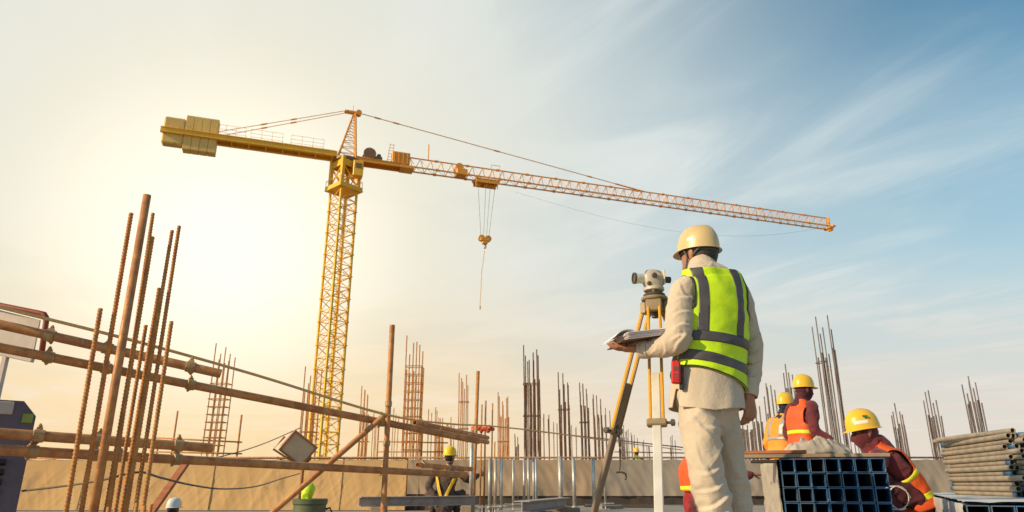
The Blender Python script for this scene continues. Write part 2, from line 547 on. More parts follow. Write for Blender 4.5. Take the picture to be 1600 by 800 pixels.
def loft(ctrl, lat=(1, 0, 0), n=16, sub=3, sq=2.0, inflate=0.0):
    rings = loft_rings(ctrl, lat, n, sub, sq, inflate)
    vs = [p[0] for r in rings for p in r]
    m = len(rings)
    fs = [(i * n + k, i * n + (k + 1) % n, (i + 1) * n + (k + 1) % n, (i + 1) * n + k) for i in range(m - 1) for k in range(n)]
    # rounded end caps
    for i, sgn in ((0, -1), (m - 1, 1)):
        ctr = V((0, 0, 0))
        for p in rings[i]:
            ctr += p[0]
        ctr /= n
        j = 1 if i == 0 else m - 2
        c2 = V((0, 0, 0))
        for p in rings[j]:
            c2 += p[0]
        c2 /= n
        t = (ctr - c2).normalized()
        r = min(ctrl[0 if i == 0 else -1][1:]) + inflate
        prev = [i * n + k for k in range(n)]
        for f, h in ((0.8, 0.5), (0.4, 0.85)):
            cur = []
            for p in rings[i]:
                vs.append(ctr + (p[0] - ctr) * f + t * r * h * 0.9)
                cur.append(len(vs) - 1)
            for k in range(n):
                a, b, c, d = prev[k], prev[(k + 1) % n], cur[(k + 1) % n], cur[k]
                fs.append((a, b, c, d) if sgn > 0 else (d, c, b, a))
            prev = cur
        fs.append(tuple(prev) if sgn > 0 else tuple(reversed(prev)))
    return vs, fs


def union_mesh(parts, voxel, smooth=4, fac=0.5):
    mb = MB()
    for v, f in parts:
        mb.add(v, f)
    me = mb.mesh('tmp')
    o = bpy.data.objects.new('tmp', me)
    COL.objects.link(o)
    r = o.modifiers.new('r', 'REMESH')
    r.mode = 'VOXEL'
    r.voxel_size = voxel
    if smooth:
        sm = o.modifiers.new('s', 'SMOOTH')
        sm.iterations = smooth
        sm.factor = fac
    dg = bpy.context.evaluated_depsgraph_get()
    out = bpy.data.meshes.new_from_object(o.evaluated_get(dg))
    bpy.data.objects.remove(o)
    bpy.data.meshes.remove(me)
    return out


def wrinkle(me, fn):
    ns = [v.normal.copy() for v in me.vertices]
    for v, nn in zip(me.vertices, ns):
        v.co += nn * fn(v.co)
    me.update()


def clip(polys, fn):
    "keep the side where fn(vertex) >= 0; a vertex is (pos, lat, side, along)"
    out = []
    for P in polys:
        vals = [fn(p) for p in P]
        if min(vals) >= 0:
            out.append(P)
            continue
        if max(vals) < 0:
            continue
        Q = []
        for i in range(len(P)):
            a, b, va, vb = P[i], P[(i + 1) % len(P)], vals[i], vals[(i + 1) % len(P)]
            if va >= 0:
                Q.append(a)
            if (va >= 0) != (vb >= 0):
                t = va / (va - vb)
                Q.append((a[0].lerp(b[0], t),) + tuple(x + (y - x) * t for x, y in zip(a[1:], b[1:])))
        if len(Q) >= 3:
            out.append(Q)
    return out


def poly_mesh(polys, name='cloth'):
    idx, vs, fs = {}, [], []
    for P in polys:
        f = []
        for p in P:
            k = tuple(round(c, 5) for c in p[0])
            if k not in idx:
                idx[k] = len(vs)
                vs.append(p[0])
            if not f or (f[-1] != idx[k] and f[0] != idx[k]):
                f.append(idx[k])
        if len(f) >= 3:
            fs.append(f)
    me = bpy.data.meshes.new(name)
    me.from_pydata([tuple(v) for v in vs], [], fs)
    me.update()
    return me


def thicken(o, t):
    m = o.modifiers.new('thickness', 'SOLIDIFY')
    m.thickness = t
    m.offset = 1.0
    return o


# ------------------------------------------------------------------ people
def fbm(p, sc):
    return noise.noise(V((p[0] * sc[0], p[1] * sc[1], p[2] * sc[2])))


def ridge(x):
    return 1.0 - 2.0 * abs(x)


def fold(x):
    'sharp crest, soft valley'
    return (1.0 - min(1.0, 1.6 * abs(x))) ** 2.2


def hand_parts(w, F, N, T, curl=0.5, s=1.0, thumb_in=0.4):
    F, N, T = V(F).normalized(), V(N).normalized(), V(T).normalized()
    w = V(w)
    parts = [loft([(w - F * 0.03 * s, 0.026 * s, 0.021 * s), (w + F * 0.015 * s, 0.030 * s, 0.019 * s), (w + F * 0.055 * s, 0.041 * s, 0.016 * s), (w + F * 0.092 * s, 0.040 * s, 0.013 * s)], T, 12, 2, 2.4)]
    for i, k in enumerate((0.95, 1.06, 1.0, 0.82)):
        p = w + F * (0.088 - 0.004 * abs(i - 1.2)) * s + T * (0.031 - 0.0205 * i) * s
        a = curl * (0.8 + 0.1 * i)
        ctrl = [(p - F * 0.012 * s, 0.0092 * s, 0.0092 * s)]
        ang_ = 0.0
        for L, da, r in ((0.042, 0.9, 0.0088), (0.027, 1.2, 0.0080), (0.021, 0.9, 0.0068)):
            ang_ += a * da
            d = F * math.cos(ang_) + N * math.sin(ang_) + T * (0.06 * (1.5 - i))
            p = p + d * L * k * s
            ctrl.append((p, r * s, r * s))
        parts.append(loft(ctrl, T, 8, 2))
    p = w + F * 0.022 * s + T * 0.026 * s
    ctrl = [(p, 0.014 * s, 0.013 * s)]
    for L, d, r in ((0.040, T * 0.75 + F * 0.6 + N * thumb_in, 0.0118), (0.032, T * 0.35 + F * 0.85 + N * thumb_in, 0.0098), (0.024, T * 0.1 + F * 0.9 + N * thumb_in, 0.0082)):
        p = p + d.normalized() * L * s
        ctrl.append((p, r * s, r * s))
    parts.append(loft(ctrl, T, 8, 2))
    return parts


def head_frame(face, up):
    f = V(face).normalized()
    u = V(up)
    u = (u - f * u.dot(f)).normalized()
    r = f.cross(u)          # the head's own right
    return f, r, u


HN, HM = 40, 26


def head_grid(c, fr, s=1.0, off=0.0):
    "grid of points on the head; returns rows[j][k] with local (f, r, u)"
    f, r, u = fr
    rows = []
    for j in range(HM + 1):
        ph = math.pi * j / HM
        row = []
        for k in range(HN):
            th = 2 * math.pi * k / HN
            lf, lr, lu = math.sin(ph) * math.cos(th), math.sin(ph) * math.sin(th), math.cos(ph)
            x, y, z = lf * 0.098, lr * 0.077, lu * 0.120
            if z < 0:                                   # jaw: narrower, chin forward, skull base drawn in
                t = min(1, -z / 0.12)
                y *= 1 - 0.30 * t
                x = x * (1 - 0.16 * t) + 0.020 * t
            if lf < 0:
                x *= 1.04
            if lf > 0.6 and abs(lr) < 0.55:             # brow, eye sockets, nose, mouth
                e = math.exp(-((abs(y) - 0.032) / 0.016) ** 2 - ((z - 0.006) / 0.014) ** 2)
                x -= 0.012 * e
                x += 0.005 * math.exp(-((z - 0.026) / 0.010) ** 2)
                nz = max(0, min(1, (0.012 - z) / 0.05)) if z > -0.045 else max(0, 1 - (-0.045 - z) / 0.012)
                x += 0.024 * nz * math.exp(-(y / 0.012) ** 2)
                x += 0.006 * math.exp(-((z + 0.066) / 0.010) ** 2 - (y / 0.022) ** 2)
                x -= 0.005 * math.exp(-((z + 0.058) / 0.004) ** 2 - (y / 0.024) ** 2)
            nrm = V((lf, lr, lu))
            p = V((x, y, z)) * s + nrm * off
            row.append((c + f * p.x + r * p.y + u * p.z, lf, lr, lu))
        rows.append(row)
    return rows


def head_parts(c, fr, s=1.0):
    rows = head_grid(c, fr, s)
    vs, fs = [], []
    for row in rows:
        vs += [p[0] for p in row]
    for j in range(HM):
        for k in range(HN):
            a, b = j * HN + k, j * HN + (k + 1) % HN
            fs.append((a, a + HN, b + HN, b))
    parts = [(vs, fs)]
    f, r, u = fr
    for sd in (-1, 1):                                  # ears
        e = c + r * sd * 0.077 * s - f * 0.008 * s + u * 0.0 * s
        parts.append(loft([(e - u * 0.031 * s, 0.006 * s, 0.010 * s), (e - u * 0.015 * s + r * sd * 0.006 * s, 0.008 * s, 0.013 * s), (e + u * 0.014 * s + r * sd * 0.010 * s - f * 0.006 * s, 0.008 * s, 0.018 * s), (e + u * 0.030 * s + r * sd * 0.008 * s - f * 0.004 * s, 0.006 * s, 0.012 * s)], r, 10, 2))
    return parts


def head_shell(c, fr, s, off, cond, thick=0.0):
    rows = head_grid(c, fr, s, off)
    polys = []
    for j in range(HM):
        for k in range(HN):
            polys.append([rows[j][k], rows[j + 1][k], rows[j + 1][(k + 1) % HN], rows[j][(k + 1) % HN]])
    for fn in cond:
        polys = clip(polys, fn)
    return poly_mesh(polys)


def helmet(par, c, fr, s, m, surface_patch=None, peak=0.045, strap=True, tilt=0.0, k_size=1.0):
    f, r, u = fr
    if tilt:
        R = Matrix.Rotation(tilt, 3, r)
        f, u = R @ f, R @ u
    base = c + u * 0.040 * s
    n = 40
    prof = [(1.00, 0.0), (1.00, 0.018), (0.985, 0.045), (0.93, 0.080), (0.82, 0.110), (0.64, 0.134), (0.40, 0.149), (0.16, 0.155), (0.02, 0.156)]
    A, B = 0.132 * s * k_size, 0.108 * s * k_size
    vs, fs = [], []

    def pt(rho, z, th, ex=0.0, drop=0.0):
        cx_, cy_ = math.cos(th), math.sin(th)
        rg = 0.006 * s * max(0, 1 - abs(cy_ * rho) / 0.16) ** 2 if z > 0.05 else 0
        return base + f * ((A * rho + ex) * cx_) + r * ((B * rho + ex) * cy_) + u * (z * s * k_size + rg - drop)
    rings = []
    for z, ex0, dr in ((0.0, -0.006, 0.0),):            # inner lip
        rings.append([pt(1.0, z, 2 * math.pi * k / n, ex0) for k in range(n)])
    rim = []
    for lay in (0, 1):
        ring = []
        for k in range(n):
            th = 2 * math.pi * k / n
            fwd = max(0, math.cos(th))
            ex = (0.012 + peak * fwd ** 2.2) * s
            ring.append(pt(1.0, 0.0, th, ex, 0.006 * s + 0.010 * s * fwd ** 2 - lay * 0.004 * s))
        rim.append(ring)
    rings += rim
    for rho, z in prof:
        rings.append([pt(rho, z + 0.004, 2 * math.pi * k / n) for k in range(n)])
    for rg in rings:
        vs += rg
    for i in range(len(rings) - 1):
        for k in range(n):
            fs.append((i * n + k, i * n + (k + 1) % n, (i + 1) * n + (k + 1) % n, (i + 1) * n + k))
    fs.append(tuple((len(rings) - 1) * n + k for k in range(n)))
    # inside of the shell
    o0 = len(vs)
    for rho, z in ((0.95, 0.0), (0.93, 0.05), (0.75, 0.10), (0.3, 0.135)):
        vs += [pt(rho, z - 0.002, 2 * math.pi * k / n) for k in range(n)]
    for k in range(n):
        fs.append((k, o0 + k, o0 + (k + 1) % n, (k + 1) % n))
    for i in range(3):
        for k in range(n):
            a, b = o0 + i * n + k, o0 + i * n + (k + 1) % n
            fs.append((a, a + n, b + n, b))
    fs.append(tuple(o0 + 3 * n + k for k in range(n - 1, -1, -1)))
    mb = MB().add(vs, fs)
    h = mb.build('helmet', m, par, angle=50)
    if surface_patch:
        th0, mz, hw, hh, ms = surface_patch
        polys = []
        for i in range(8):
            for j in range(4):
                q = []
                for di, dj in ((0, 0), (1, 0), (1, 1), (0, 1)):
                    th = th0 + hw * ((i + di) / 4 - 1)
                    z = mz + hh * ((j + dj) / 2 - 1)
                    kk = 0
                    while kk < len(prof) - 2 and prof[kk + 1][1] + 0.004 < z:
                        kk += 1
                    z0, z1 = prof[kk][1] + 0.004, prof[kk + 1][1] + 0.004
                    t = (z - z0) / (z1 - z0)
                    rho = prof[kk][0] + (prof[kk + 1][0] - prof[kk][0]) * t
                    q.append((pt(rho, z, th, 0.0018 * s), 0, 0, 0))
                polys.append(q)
        put_mesh('surface_patch', poly_mesh(polys), ms, h, True)
    if strap:
        hb = head_shell(c, (f, r, u), s, 0.010 * s, [lambda p: p[3] - 0.16, lambda p: 0.42 - p[3]])
        o = put_mesh('headband', hb, 'strap_grey', h, True)
        thicken(o, 0.003)
        mb = MB()
        for sd in (-1, 1):
            e = [base + r * sd * 0.088 * s + f * 0.035 * s, c + r * sd * 0.088 * s + f * 0.012 * s - u * 0.005 * s, c + r * sd * 0.078 * s + f * 0.026 * s - u * 0.055 * s, c + r * sd * 0.045 * s + f * 0.055 * s - u * 0.110 * s, c + f * 0.07 * s - u * 0.128 * s]
            e2 = [base + r * sd * 0.080 * s - f * 0.07 * s, c + r * sd * 0.083 * s - f * 0.025 * s + u * 0.0 * s, c + r * sd * 0.078 * s + f * 0.026 * s - u * 0.055 * s]
            for q in (e, e2):
                mb.path([V(x) for x in catmull([tuple(p) for p in q], 5)], 0.0055 * s, 6)
        mb.build('chin_strap', 'strap_grey', h, True)
    return h


def seg_folds(F):
    "long creases given as segments in the plane facing the camera: (x0, z0, x1, z1, height, width)"
    def fn(p):
        t = 0.0
        for x0, z0, x1, z1, h, w in F:
            ax, az = x1 - x0, z1 - z0
            L2 = ax * ax + az * az
            u = ((p.x - x0) * ax + (p.z - z0) * az) / L2
            if u < -0.1 or u > 1.1:
                continue
            dd = ((p.x - x0) * az - (p.z - z0) * ax) / math.sqrt(L2)
            dd += 0.010 * math.sin(u * 5 + x0 * 40)
            e = math.sin(math.pi * min(1, max(0, (u + 0.1) / 1.2)))
            if dd > 0:
                t += h * e * math.exp(-dd / w)
            else:
                t += h * e * math.exp(-(dd / (w * 0.45)) ** 2) - 0.35 * h * e * math.exp(-((dd + w * 1.1) / (w * 0.6)) ** 2)
        return t
    return fn


def person(name, label, J, group=None, s=1.0, skin='skin', shirt='shirt', trouser='trouser', vest=None, hel=None, hair=True,
           mask=None, voxel=0.008, cvox=0.010, tors=None, arm_r=0.052, leg_r=0.085, curl=(0.7, 0.7), wr=0.006, legs=None, arms=None, glove=None, low_body=True, cape=None, sfold=None, tfold=None):
    """J: joints in world metres.  torso lateral axis J['lat'] points to the person's right."""
    root = thing(name, V((J['pelvis'].x, J['pelvis'].y, J.get('ground', 0.0))), label, 'person', group)
    lat = V(J['lat']).normalized()
    fr = head_frame(J['face'], J.get('up', (0, 0, 1)))
    hc = J['head']
    upv = (J['neck'] - J['chest']).normalized()
    fwd = lat.cross(V((0, 0, 1))) * -1
    if tors is None:
        p, w, c, nk = J['pelvis'], J['waist'], J['chest'], J['neck']
        sm = c.lerp(nk, 0.62)
        tors = [(p - (w - p).normalized() * 0.10 * s, 0.150 * s, 0.115 * s), (p, 0.170 * s, 0.125 * s), (w, 0.155 * s, 0.110 * s), (c, 0.178 * s, 0.120 * s), (c.lerp(sm, 0.6), 0.180 * s, 0.108 * s), (sm, 0.150 * s, 0.085 * s), (nk - upv * 0.012 * s, 0.080 * s, 0.066 * s), (nk + upv * 0.02 * s, 0.058 * s, 0.058 * s)]
    t_in = [(p, max(a - 0.022, 0.03), max(b - 0.022, 0.03)) for p, a, b in tors]
    A = arms or {}
    body = [loft(t_in, lat, 20, 3, 2.3)]
    body.append(loft([(J['neck'] - upv * 0.06 * s, 0.055 * s, 0.058 * s), (J['neck'].lerp(hc, 0.45), 0.052 * s, 0.056 * s), (hc - fr[2] * 0.05 * s - fr[0] * 0.02 * s, 0.055 * s, 0.06 * s)], fr[1], 14, 3))
    body += head_parts(hc, fr, s)
    shirt_parts = [loft(tors, lat, 24, 4, 2.3)]
    for sd, cu in (('R', curl[0]), ('L', curl[1])):
        sh, el, w = J['sh' + sd], J['el' + sd], J['wr' + sd]
        body.append(loft([(sh, 0.045 * s, 0.045 * s), (el, 0.036 * s, 0.036 * s), (w, 0.026 * s, 0.022 * s)], lat, 12, 4))
        F, N, T = J['hand' + sd]
        body += hand_parts(w, F, N, T, cu, s)
        ar = A.get(sd)
        if ar is None:
            k = arm_r * s
            ar = [(sh.lerp(J['neck'], 0.25), k * 1.0, k * 1.05), (sh, k * 1.15, k * 1.2), (sh.lerp(el, 0.5), k * 1.05, k * 1.05), (el, k * 0.98, k * 0.98), (el.lerp(w, 0.5), k * 0.86, k * 0.86), (w - (w - el).normalized() * 0.025 * s, k * 0.70, k * 0.66)]
        shirt_parts.append(loft(ar, lat, 16, 4))
    tr_parts = []
    if low_body:
        pv = J['pelvis']
        up_p = (J['waist'] - pv).normalized()
        tr_parts.append(loft([(pv - up_p * 0.10 * s, 0.12 * s, 0.105 * s), (pv, 0.168 * s, 0.125 * s), (pv + up_p * 0.1 * s, 0.160 * s, 0.115 * s)], lat, 20, 3, 2.2))
        for sd in 'RL':
            hp, kn, an = J['hip' + sd], J['kn' + sd], J['an' + sd]
            lr = leg_r * s
            lc = (legs or {}).get(sd) or [(hp, lr * 1.15, lr * 1.2), (hp.lerp(kn, 0.5), lr, lr * 1.05), (kn, lr * 0.82, lr * 0.86), (kn.lerp(an, 0.5), lr * 0.78, lr * 0.82), (an, lr * 0.72, lr * 0.76)]
            tr_parts.append(loft(lc, lat, 18, 4))
            body.append(loft([(hp, 0.065 * s, 0.065 * s), (kn, 0.045 * s, 0.045 * s), (an, 0.032 * s, 0.034 * s)], lat, 12, 4))
            fd = V(J['foot']).normalized()
            ft = an + V((0, 0, -0.05 * s))
            body.append(loft([(ft - fd * 0.05 * s, 0.030 * s, 0.028 * s), (ft + fd * 0.05 * s, 0.036 * s, 0.026 * s), (ft + fd * 0.15 * s - V((0, 0, 0.012)), 0.034 * s, 0.016 * s)], V((0, 0, 1)).cross(fd), 12, 3))
            bt = MB()
            v_, f_ = loft([(ft - fd * 0.065 * s + V((0, 0, -0.005)), 0.042 * s, 0.040 * s), (ft + fd * 0.04 * s - V((0, 0, 0.004)), 0.048 * s, 0.040 * s), (ft + fd * 0.14 * s - V((0, 0, 0.016)), 0.046 * s, 0.028 * s), (ft + fd * 0.18 * s - V((0, 0, 0.02)), 0.034 * s, 0.022 * s)], V((0, 0, 1)).cross(fd), 14, 3)
            bt.add(v_, f_)
            v_, f_ = loft([(an + V((0, 0, 0.09 * s)), 0.05 * s, 0.05 * s), (an - V((0, 0, 0.03 * s)), 0.045 * s, 0.05 * s)], lat, 14, 2)
            bt.add(v_, f_)
            bt.build('boot', 'black', root, True)
    seed = sum(map(ord, label)) % 97
    bm_ = union_mesh(body, voxel, 3, 0.5)
    put_mesh('body', bm_, skin, root, True)
    sm_ = union_mesh(shirt_parts, cvox, 4, 0.5)
    wrinkle(sm_, lambda p: wr * (1.3 * fold(fbm(p + V((seed, 0.3 * p.z, -0.5 * p.x)), (5, 5, 10))) + 0.8 * fold(fbm(p + V((0.4 * p.z, seed, 0.8 * p.x)), (12, 12, 15))) + 0.2 * fold(fbm(p + V((0, seed, 0)), (28, 28, 30)))) - wr * 0.8)
    if sfold:
        wrinkle(sm_, sfold)
    put_mesh('shirt', sm_, shirt, root, True)
    if tr_parts:
        tm = union_mesh(tr_parts, cvox, 4, 0.5)

        def twr(p):
            q = V((p.x + p.z * 0.35, p.y, p.z))
            lowb = max(0.0, min(1.0, (0.55 - p.z) / 0.3))
            return wr * (2.6 * fold(fbm(q + V((seed, 3, 0)), (6, 6, 3.0))) + (1.2 + 1.2 * lowb) * fold(fbm(p + V((5, seed + 0.7 * p.z, -0.9 * p.x)), (5, 5, 9))) + 0.35 * fold(fbm(q + V((0, seed, 0)), (17, 17, 15)))) - wr * 1.4
        wrinkle(tm, twr)
        if tfold:
            wrinkle(tm, tfold)
        put_mesh('trousers', tm, trouser, root, True)
    if hair:
        hm = head_shell(hc, fr, s, 0.007 * s, [lambda p: 0.45 - p[1], lambda p: p[3] + 0.55 + 0.5 * max(0, p[1] + 0.1) * 2, lambda p: 0.30 - p[1] - 0.9 * max(0, 0.15 - p[3]) if abs(p[2]) > 0.5 else 1])
        o = put_mesh('hair', hm, 'hair', root, True)
        thicken(o, 0.006)
    if mask:
        # cloth wrapped over the face, neck and shoulders, open at the eyes
        mm = head_shell(hc, fr, s, 0.010 * s, [lambda p: 0.52 - p[3], lambda p: max(-p[1] + 0.45, -p[3] + 0.03)])
        o = put_mesh('face_scarf', mm, mask, root, True)
        thicken(o, 0.004)
        nk = J['neck']
        cp = [loft([(nk.lerp(hc, 0.55) - fr[0] * 0.012 * s, 0.070 * s, 0.088 * s), (nk.lerp(hc, 0.2), 0.078 * s, 0.090 * s), (nk - upv * 0.02 * s, 0.105 * s, 0.105 * s), (nk - upv * 0.07 * s, 0.165 * s, 0.118 * s)], lat, 20, 4)]
        if cape:
            cp.append(loft(cape, lat, 16, 4))
        cm = union_mesh(cp, cvox, 4)
        wrinkle(cm, lambda p: 0.012 * ridge(fbm(p + V((2, seed, 1)), (13, 13, 13))) - 0.004)
        put_mesh('neck_scarf', cm, mask, root, True)
        f, r, u = fr
        for sd in (-1, 1):
            e = hc + f * 0.083 * s + r * sd * 0.031 * s + u * 0.006 * s
            MB().lathe(e, [(0.003 * s, -0.011 * s), (0.009 * s, -0.007 * s), (0.012 * s, 0), (0.009 * s, 0.007 * s), (0.003 * s, 0.011 * s)], 12).build('eye', 'eye', root, True)
    if hel:
        helmet(root, hc, fr, s, *hel[:1], **(hel[1] if len(hel) > 1 else {}))
    if vest:
        make_vest(root, tors, lat, vest, wr, seed, s)
    return root


def make_vest(root, tors, lat, o, wr, seed, s=1.0):
    "sleeveless shell over the torso, cut out by scalar fields; fields read (pos, lateral, side, along)"
    n = 96
    rings = loft_rings(tors, lat, n, 9, 2.3, o.get('off', 0.016))
    wf = o.get('wrinkle', lambda p: wr * 1.2 * ridge(fbm(p + V((seed, seed, 0)), (6, 6, 9))) + wr * 0.5 * ridge(fbm(p, (13, 13, 17))))

    def grid(extra):
        rr = []
        for i, ring in enumerate(rings):
            row = []
            for k, p in enumerate(ring):
                nb = (ring[(k + 1) % n][0] - ring[k - 1][0]).cross(rings[min(i + 1, len(rings) - 1)][k][0] - rings[max(i - 1, 0)][k][0]).normalized()
                row.append((p[0] + nb * (wf(p[0]) + extra),) + p[1:])
            rr.append(row)
        return [[rr[i][k], rr[i][(k + 1) % n], rr[i + 1][(k + 1) % n], rr[i + 1][k]] for i in range(len(rr) - 1) for k in range(n)]
    base = grid(0.0)
    for fn in o['cut']:
        base = clip(base, fn)
    v = thicken(put_mesh('vest', poly_mesh(base), o['mat'], root, True), 0.004)
    for nm, m, ex, fns in o.get('bands', []):
        pl = grid(ex)
        for fn in list(o['cut']) + list(fns):
            pl = clip(pl, fn)
        if pl:
            thicken(put_mesh(nm, poly_mesh(pl), m, v, True), 0.0025)
    return v

# ================================================================== the setting
def structure(o):
    o['kind'] = 'structure'
    return o


GZ = -3.0
mb = MB()
mb.add([(-3000, -600, GZ), (3000, -600, GZ), (3000, 5000, GZ), (-3000, 5000, GZ)], [(0, 1, 2, 3)])
structure(mb.build('ground', 'earth'))
# concrete deck with a stair opening near the fence
HX0, HX1, HY0, HY1 = -6.9, -4.9, 10.4, 12.9
mb = MB()
for x0, x1, y0, y1 in ((-26, HX0, -8, 44), (HX1, 26, -8, 44), (HX0, HX1, -8, HY0), (HX0, HX1, HY1, 44)):
    mb.box(((x0 + x1) / 2, (y0 + y1) / 2, -0.125), (x1 - x0, y1 - y0, 0.25))
structure(mb.build('deck_slab', 'concrete'))
mb = MB()
mb.box((0, 17, -1.62), (40, 50, 0.2))
structure(mb.build('lower_slab', 'concrete'))
mb = MB()
for x in range(-20, 21, 8):
    for y in range(-6, 43, 8):
        mb.box((x, y, (GZ - 1.72) / 2), (0.4, 0.4, -1.72 - GZ))
        mb.box((x, y, -0.885), (0.4, 0.4, 1.27))
structure(mb.build('slab_supports', 'concrete'))


# ------------------------------------------------------------------ fence
FY = 17.0
FTOP = at(800, 715, FY).z
fx0, fx1 = at(-60, 715, FY).x, at(1660, 715, FY).x
fence = thing('site_fence', (0, FY, 0), 'long fence of tan netting panels under a steel top rail across the deck edge', 'fence')
mb = MB()
mb.tube((fx0, FY, FTOP), (fx1, FY, FTOP), 0.022, 10)
mb.build('top_rail', 'scaffold', fence, True)
npan = 12
xs = [fx0 + (fx1 - fx0) * i / npan for i in range(npan + 1)]
for i, x in enumerate(xs):
    MB().tube((x, FY + 0.06, 0), (x, FY + 0.06, FTOP + 0.0), 0.020, 8).build('post', 'galv', fence, True)
for i in range(npan):
    x0, x1 = xs[i] + 0.004, xs[i + 1] - 0.004
    vs, fs = [], []
    nx, nz = 44, 18
    zb = 0.20
    for a in range(nx + 1):
        for b in range(nz + 1):
            u, w = a / nx, b / nz
            x = x0 + (x1 - x0) * u
            sag = 0.02 * math.sin(math.pi * ((u * 4) % 1.0)) * w
            z = zb + (FTOP - 0.035 - zb) * w - sag
            y = FY - 0.03 - 0.05 * ridge(fbm((x, 0, z), (1.5, 1, 0.7))) * (1.1 - w) - 0.022 * ridge(fbm((x + z * 0.6, 4 + i, z), (5.5, 1, 2.0)))
            vs.append((x, y, z))
    for a in range(nx):
        for b in range(nz):
            p = a * (nz + 1) + b
            fs.append((p, p + nz + 1, p + nz + 2, p + 1))
    MB().add(vs, fs).build('netting_panel', 'net' if i < 7 else 'net_grey', fence, True)
    MB().box(((x0 + x1) / 2, FY, 0.115), (x1 - x0, 0.05, 0.20)).build('kick_board', 'dark_board', fence)

# upright tarpaulin screen along the left part, nearer than the fence, laced to its own rail
TYP = 13.5
ta, tb = at(-60, 716, TYP), at(636, 716, TYP)
TZ = ta.z
scr = thing('tarpaulin_screen', (ta.x, TYP, 0), 'ochre tarpaulin screen hung upright on a rail behind the scaffold tubes', 'screen')
MB().tube((ta.x, TYP, TZ), (tb.x, TYP, TZ), 0.016, 8).build('rail', 'scaffold', scr, True)
nsh = 7
for i in range(nsh + 1):
    x = ta.x + (tb.x - ta.x) * i / nsh
    MB().tube((x, TYP + 0.05, 0), (x, TYP + 0.05, TZ), 0.018, 8).build('post', 'scaffold', scr, True)
for i in range(nsh):
    x0, x1 = ta.x + (tb.x - ta.x) * i / nsh, ta.x + (tb.x - ta.x) * (i + 1) / nsh
    vs, fs = [], []
    nx, nz = 70, 26
    for a in range(nx + 1):
        for b in range(nz + 1):
            u, w = a / nx, b / nz
            z = 0.012 + (TZ - 0.03 - 0.012 - 0.018 * abs(math.sin(u * 12.6))) * w
            x = x0 + (x1 - x0) * (u * 1.01)
            e = math.sin(math.pi * min(1, max(0, w))) * 0.6 + 0.5 * (1 - w)
            y = TYP - 0.03 - 0.012 * (i % 2) - e * (0.013 * fold(fbm((x - z * 0.55, 1 + i, z), (1.9, 1, 0.5))) + 0.008 * fold(fbm((x + z * 0.35, 7 + i, z), (6.2, 1, 0.9))) + 0.006 * fold(fbm((x - z * 0.9, 3 + i, z), (14, 1, 2.0)))) - 0.07 * (1 - w) ** 2
            vs.append((x, y, z))
    for a in range(nx):
        for b in range(nz):
            p = a * (nz + 1) + b
            fs.append((p, p + nz + 1, p + nz + 2, p + 1))
    MB().add(vs, fs).build('tarpaulin_sheet', 'net_warm', scr, True)

# ------------------------------------------------------------------ tower crane
ZJ = 32.4
M0 = at_z(541, 250, ZJ)
JT = at_z(1296, 356, ZJ)
jd = (JT - M0)
JL = jd.length
jd.normalize()
js = V((-jd.y, jd.x, 0))
K0 = at_z(258, 213, ZJ + 0.6)
CJL = (V((K0.x, K0.y, 0)) - V((M0.x, M0.y, 0))).length
crane = thing('tower_crane', (M0.x, M0.y, GZ), 'tall yellow hammerhead tower crane with lattice mast and long orange jib', 'crane')
RJ = Matrix((jd, js, V((0, 0, 1)))).transposed()


def cp_(s_, t_, z_):
    "point on the crane: s along the jib, t across, z above the jib's lower chords"
    return M0 + jd * s_ + js * t_ + V((0, 0, z_))


# mast sections share one mesh
HS = 1.86 / 2
MTOP = ZJ - 3.6
nsec = 14
SH = (MTOP - GZ) / nsec
mb = MB()
for a, b in ((-1, -1), (1, -1), (1, 1), (-1, 1)):
    mb.box((a * HS, b * HS, SH / 2), (0.19, 0.19, SH - 0.004))
cor = [(-HS, -HS), (HS, -HS), (HS, HS), (-HS, HS)]
for k in range(4):
    p, q = cor[k], cor[(k + 1) % 4]
    for z in (0.06, SH / 2):
        mb.tube((*p, z), (*q, z), 0.045, 5)
    for z0, z1 in ((0.06, SH / 2), (SH / 2, SH)):
        mb.tube((*p, z0), (*q, z1), 0.05, 5)
    mb.tube((*q, 0.06), (*p, SH / 2), 0.035, 5)
for z in (0.0,):
    for c_ in cor:
        mb.box((c_[0], c_[1], 0.08), (0.30, 0.30, 0.12))
sec_me = mb.mesh('mast_section')
sec_me.materials.append(MATS['crane'])
lad = MB()
for x in (-0.2, 0.2):
    lad.tube((x, -0.45, 0), (x, -0.45, SH - 0.01), 0.025, 5)
for k in range(8):
    lad.tube((-0.2, -0.45, SH * (k + 0.5) / 8), (0.2, -0.45, SH * (k + 0.5) / 8), 0.015, 4)
lad_me = lad.mesh('ladder')
lad_me.materials.append(MATS['crane'])
view_az = math.atan2(M0.x, M0.y)
MROT = -view_az + rad(33.7)
for k in range(nsec):
    o = bpy.data.objects.new('mast_section', sec_me)
    o.location = (0, 0, k * SH)
    o.rotation_euler = (0, 0, MROT)
    link(o, crane)
    l_ = bpy.data.objects.new('ladder', lad_me)
    link(l_, o)
RM = Matrix.Rotation(MROT, 3, 'Z')


def mp_(x, y, z):
    return V((M0.x, M0.y, 0)) + RM @ V((x, y, 0)) + V((0, 0, z))


